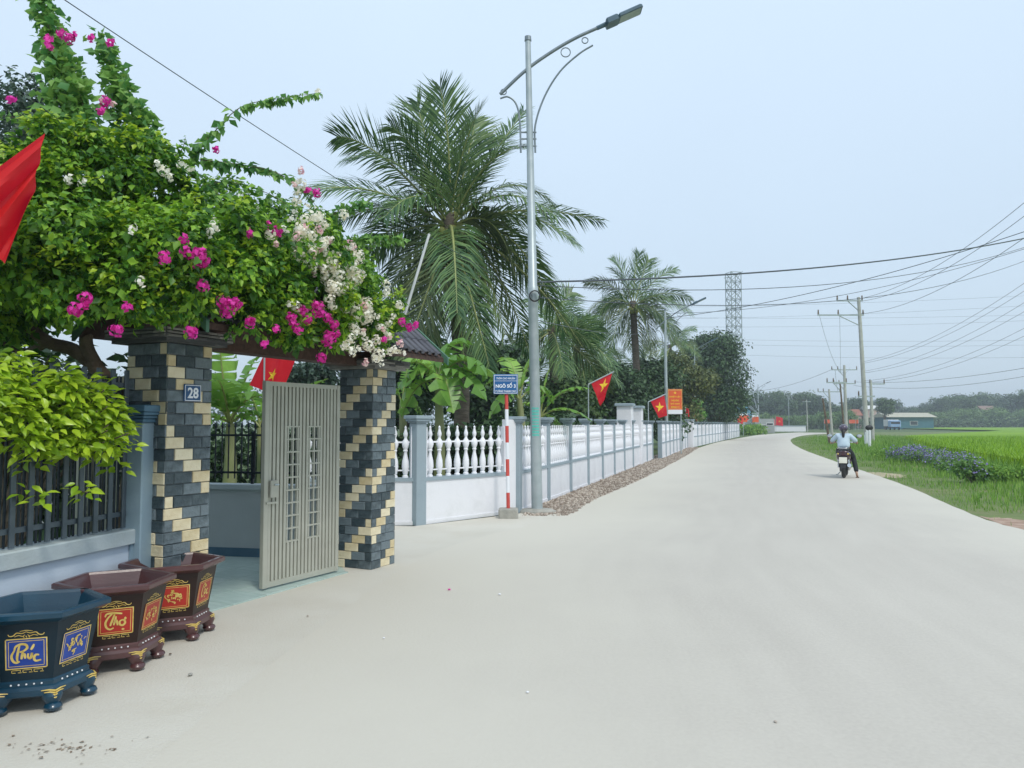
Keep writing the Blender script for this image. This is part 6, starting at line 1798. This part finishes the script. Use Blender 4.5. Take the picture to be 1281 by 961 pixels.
mb = MB(); mb.bbox((-.11, -.12, .2), (.09, .32, .42), .03); mb.build('engine', M_BLACK, sc_)
mb = MB(); mb.tube([(-.05, .1, .22), (-.17, .0, .10), (-.2, -.04, .09)], .012, 6); mb.build('side_stand', M_STEEL, sc_)

def skin(name, verts, edges, m, parent, sub=1):
    me_ = bpy.data.meshes.new(name)
    me_.from_pydata([v[:3] for v in verts], edges, [])
    o = bpy.data.objects.new(name, me_); C.objects.link(o)
    mod = o.modifiers.new('Skin', 'SKIN'); mod.use_smooth_shade = True
    for i, v in enumerate(verts):
        r = v[3]; ry = v[4] if len(v) > 4 else r
        me_.skin_vertices[0].data[i].radius = (r, ry)
    me_.skin_vertices[0].data[0].use_root = True
    s_ = o.modifiers.new('Sub', 'SUBSURF'); s_.levels = sub; s_.render_levels = sub
    dg = bpy.context.evaluated_depsgraph_get()
    m2 = bpy.data.meshes.new_from_object(o.evaluated_get(dg))
    bpy.data.objects.remove(o)
    m2.materials.clear(); m2.materials.append(m)
    m2.polygons.foreach_set("use_smooth", [True] * len(m2.polygons))
    o2 = bpy.data.objects.new(name, m2); C.objects.link(o2); o2.parent = parent
    return o2

rd = thing('person', 'person in pale blue shirt, black trousers and dark helmet riding the scooter away', 'person', SB, SRZ)
oy = .08
V0 = [(0, oy, .84, .115, .10), (0, oy + .03, .98, .115, .09), (0, oy + .07, 1.12, .13, .09), (0, oy + .10, 1.20, .12, .075), (0, oy + .12, 1.26, .05, .05), (0, oy + .14, 1.32, .062, .07), (0, oy + .16, 1.40, .07, .085)]
E0 = [(0, 1), (1, 2), (2, 3), (3, 4), (4, 5), (5, 6)]
def chain(V, E, start, pts):
    prev = start
    for p in pts: V.append(p); E.append((prev, len(V) - 1)); prev = len(V) - 1
    return prev
Vb, Eb = list(V0), list(E0)
for s in (-1, 1):
    w = chain(Vb, Eb, 3, [(s * .165, oy + .09, 1.20, .055), (s * .29, oy + .14, 1.07, .045), (s * .345, oy + .30, .99, .040), (s * .31, oy + .48, .985, .028), (s * .305, oy + .58, 1.01, .022, .030)])
    for k in range(4):       # fingers closing round the grip
        x = s * (.275 + .022 * k)
        chain(Vb, Eb, w, [(x, oy + .645, 1.032, .010), (x, oy + .685 - .004 * abs(k - 1.5), 1.018, .009), (x, oy + .680, .985, .008), (x, oy + .655, .975, .007)])
    chain(Vb, Eb, w, [(s * .262, oy + .60, 1.0, .011), (s * .250, oy + .645, .985, .010), (s * .262, oy + .672, .972, .008)])
hipL = chain(Vb, Eb, 0, [(-.10, oy + .03, .80, .09), (-.15, oy + .30, .76, .07), (-.17, oy + .45, .68, .058), (-.15, oy + .45, .50, .05), (-.13, oy + .42, .42, .035), (-.13, oy + .47, .385, .035, .03), (-.13, oy + .58, .375, .03, .02)])
hipR = chain(Vb, Eb, 0, [(.10, oy + .03, .80, .09), (.18, oy + .20, .68, .07), (.24, oy + .28, .54, .056), (.29, oy + .17, .30, .048), (.33, oy + .08, .10, .034), (.335, oy + .10, .05, .034, .03), (.345, oy + .20, .03, .03, .02)])
body = skin('body', Vb, Eb, M_SKIN, rd, 1)
# nose and ears on the same skin, small at this distance
mb = MB(); mb.ball((0, oy + .245, 1.375), .014, 6, (.8, 1, 1.4))
for s in (-1, 1): mb.ball((s * .072, oy + .15, 1.38), .02, 6, (.4, .8, 1.3))
tag(mb.build('face_features', M_SKIN, body, smooth=True), kind='stuff')
Vs, Es = [(0, oy - .01, .82, .185, .14), (0, oy + .02, .95, .18, .135), (0, oy + .06, 1.10, .185, .135), (0, oy + .10, 1.20, .16, .10), (0, oy + .12, 1.245, .065, .065)], [(0, 1), (1, 2), (2, 3), (3, 4)]
for s in (-1, 1): chain(Vs, Es, 3, [(s * .17, oy + .09, 1.195, .078), (s * .285, oy + .135, 1.08, .070), (s * .33, oy + .22, 1.03, .066)])
skin('shirt', Vs, Es, M_SHIRT, rd, 2)
Vt, Et = [(0, oy, .82, .14, .125), (0, oy, .86, .13, .115)], [(0, 1)]
chain(Vt, Et, 0, [(-.10, oy + .04, .80, .105), (-.15, oy + .30, .76, .085), (-.175, oy + .45, .69, .072), (-.155, oy + .45, .56, .066), (-.135, oy + .43, .46, .062)])
chain(Vt, Et, 0, [(.11, oy + .04, .79, .105), (.19, oy + .20, .68, .088), (.245, oy + .28, .55, .074), (.29, oy + .18, .33, .068), (.325, oy + .10, .16, .064)])
skin('trousers', Vt, Et, M_TROUSER, rd, 2)
mb = MB(); mb.ball((0, oy + .155, 1.415), .135, 16, (.92, 1.05, .86)); hm = mb.build('helmet', M_HELMET, rd, smooth=True)
mb = MB(); loft(mb, [(oy + .24, 1.40, .10, .012), (oy + .33, 1.385, .07, .008)]); mb.build('peak', M_BLACK, hm)
mb = MB(); mb.tube([(0, oy + .03, 1.36), (0, oy - .01, 1.28), (0, oy - .03, 1.17), (0, oy - .02, 1.10)], [.05, .045, .035, .012], 8); mb.build('hair', M_HAIR, rd, smooth=True)
for s, c in ((-1, (-.13, oy + .50, .355)), (1, (.34, oy + .13, .012))):
    mb = MB(); mb.bbox((c[0] - .045, c[1] - .11, c[2] - .01), (c[0] + .045, c[1] + .13, c[2] + .012), .01); mb.build('sandal', M_BARK, rd)

# ------------------------------------------------------------------ air
if HAZE > 0:
    hm_ = bpy.data.materials.new("haze"); hm_.use_nodes = True
    hn, hl = hm_.node_tree.nodes, hm_.node_tree.links
    hn.clear()
    ho = hn.new("ShaderNodeOutputMaterial"); hv = hn.new("ShaderNodeVolumePrincipled")
    hv.inputs["Color"].default_value = (0.86, 0.93, 1.0, 1); hv.inputs["Density"].default_value = HAZE; hv.inputs["Anisotropy"].default_value = 0.1
    hl.new(hv.outputs[0], ho.inputs["Volume"])
    mb = MB(); mb.box((-430, -70, -1.1), (630, 910, 31)); tag(mb.build('haze', hm_), kind='stuff')
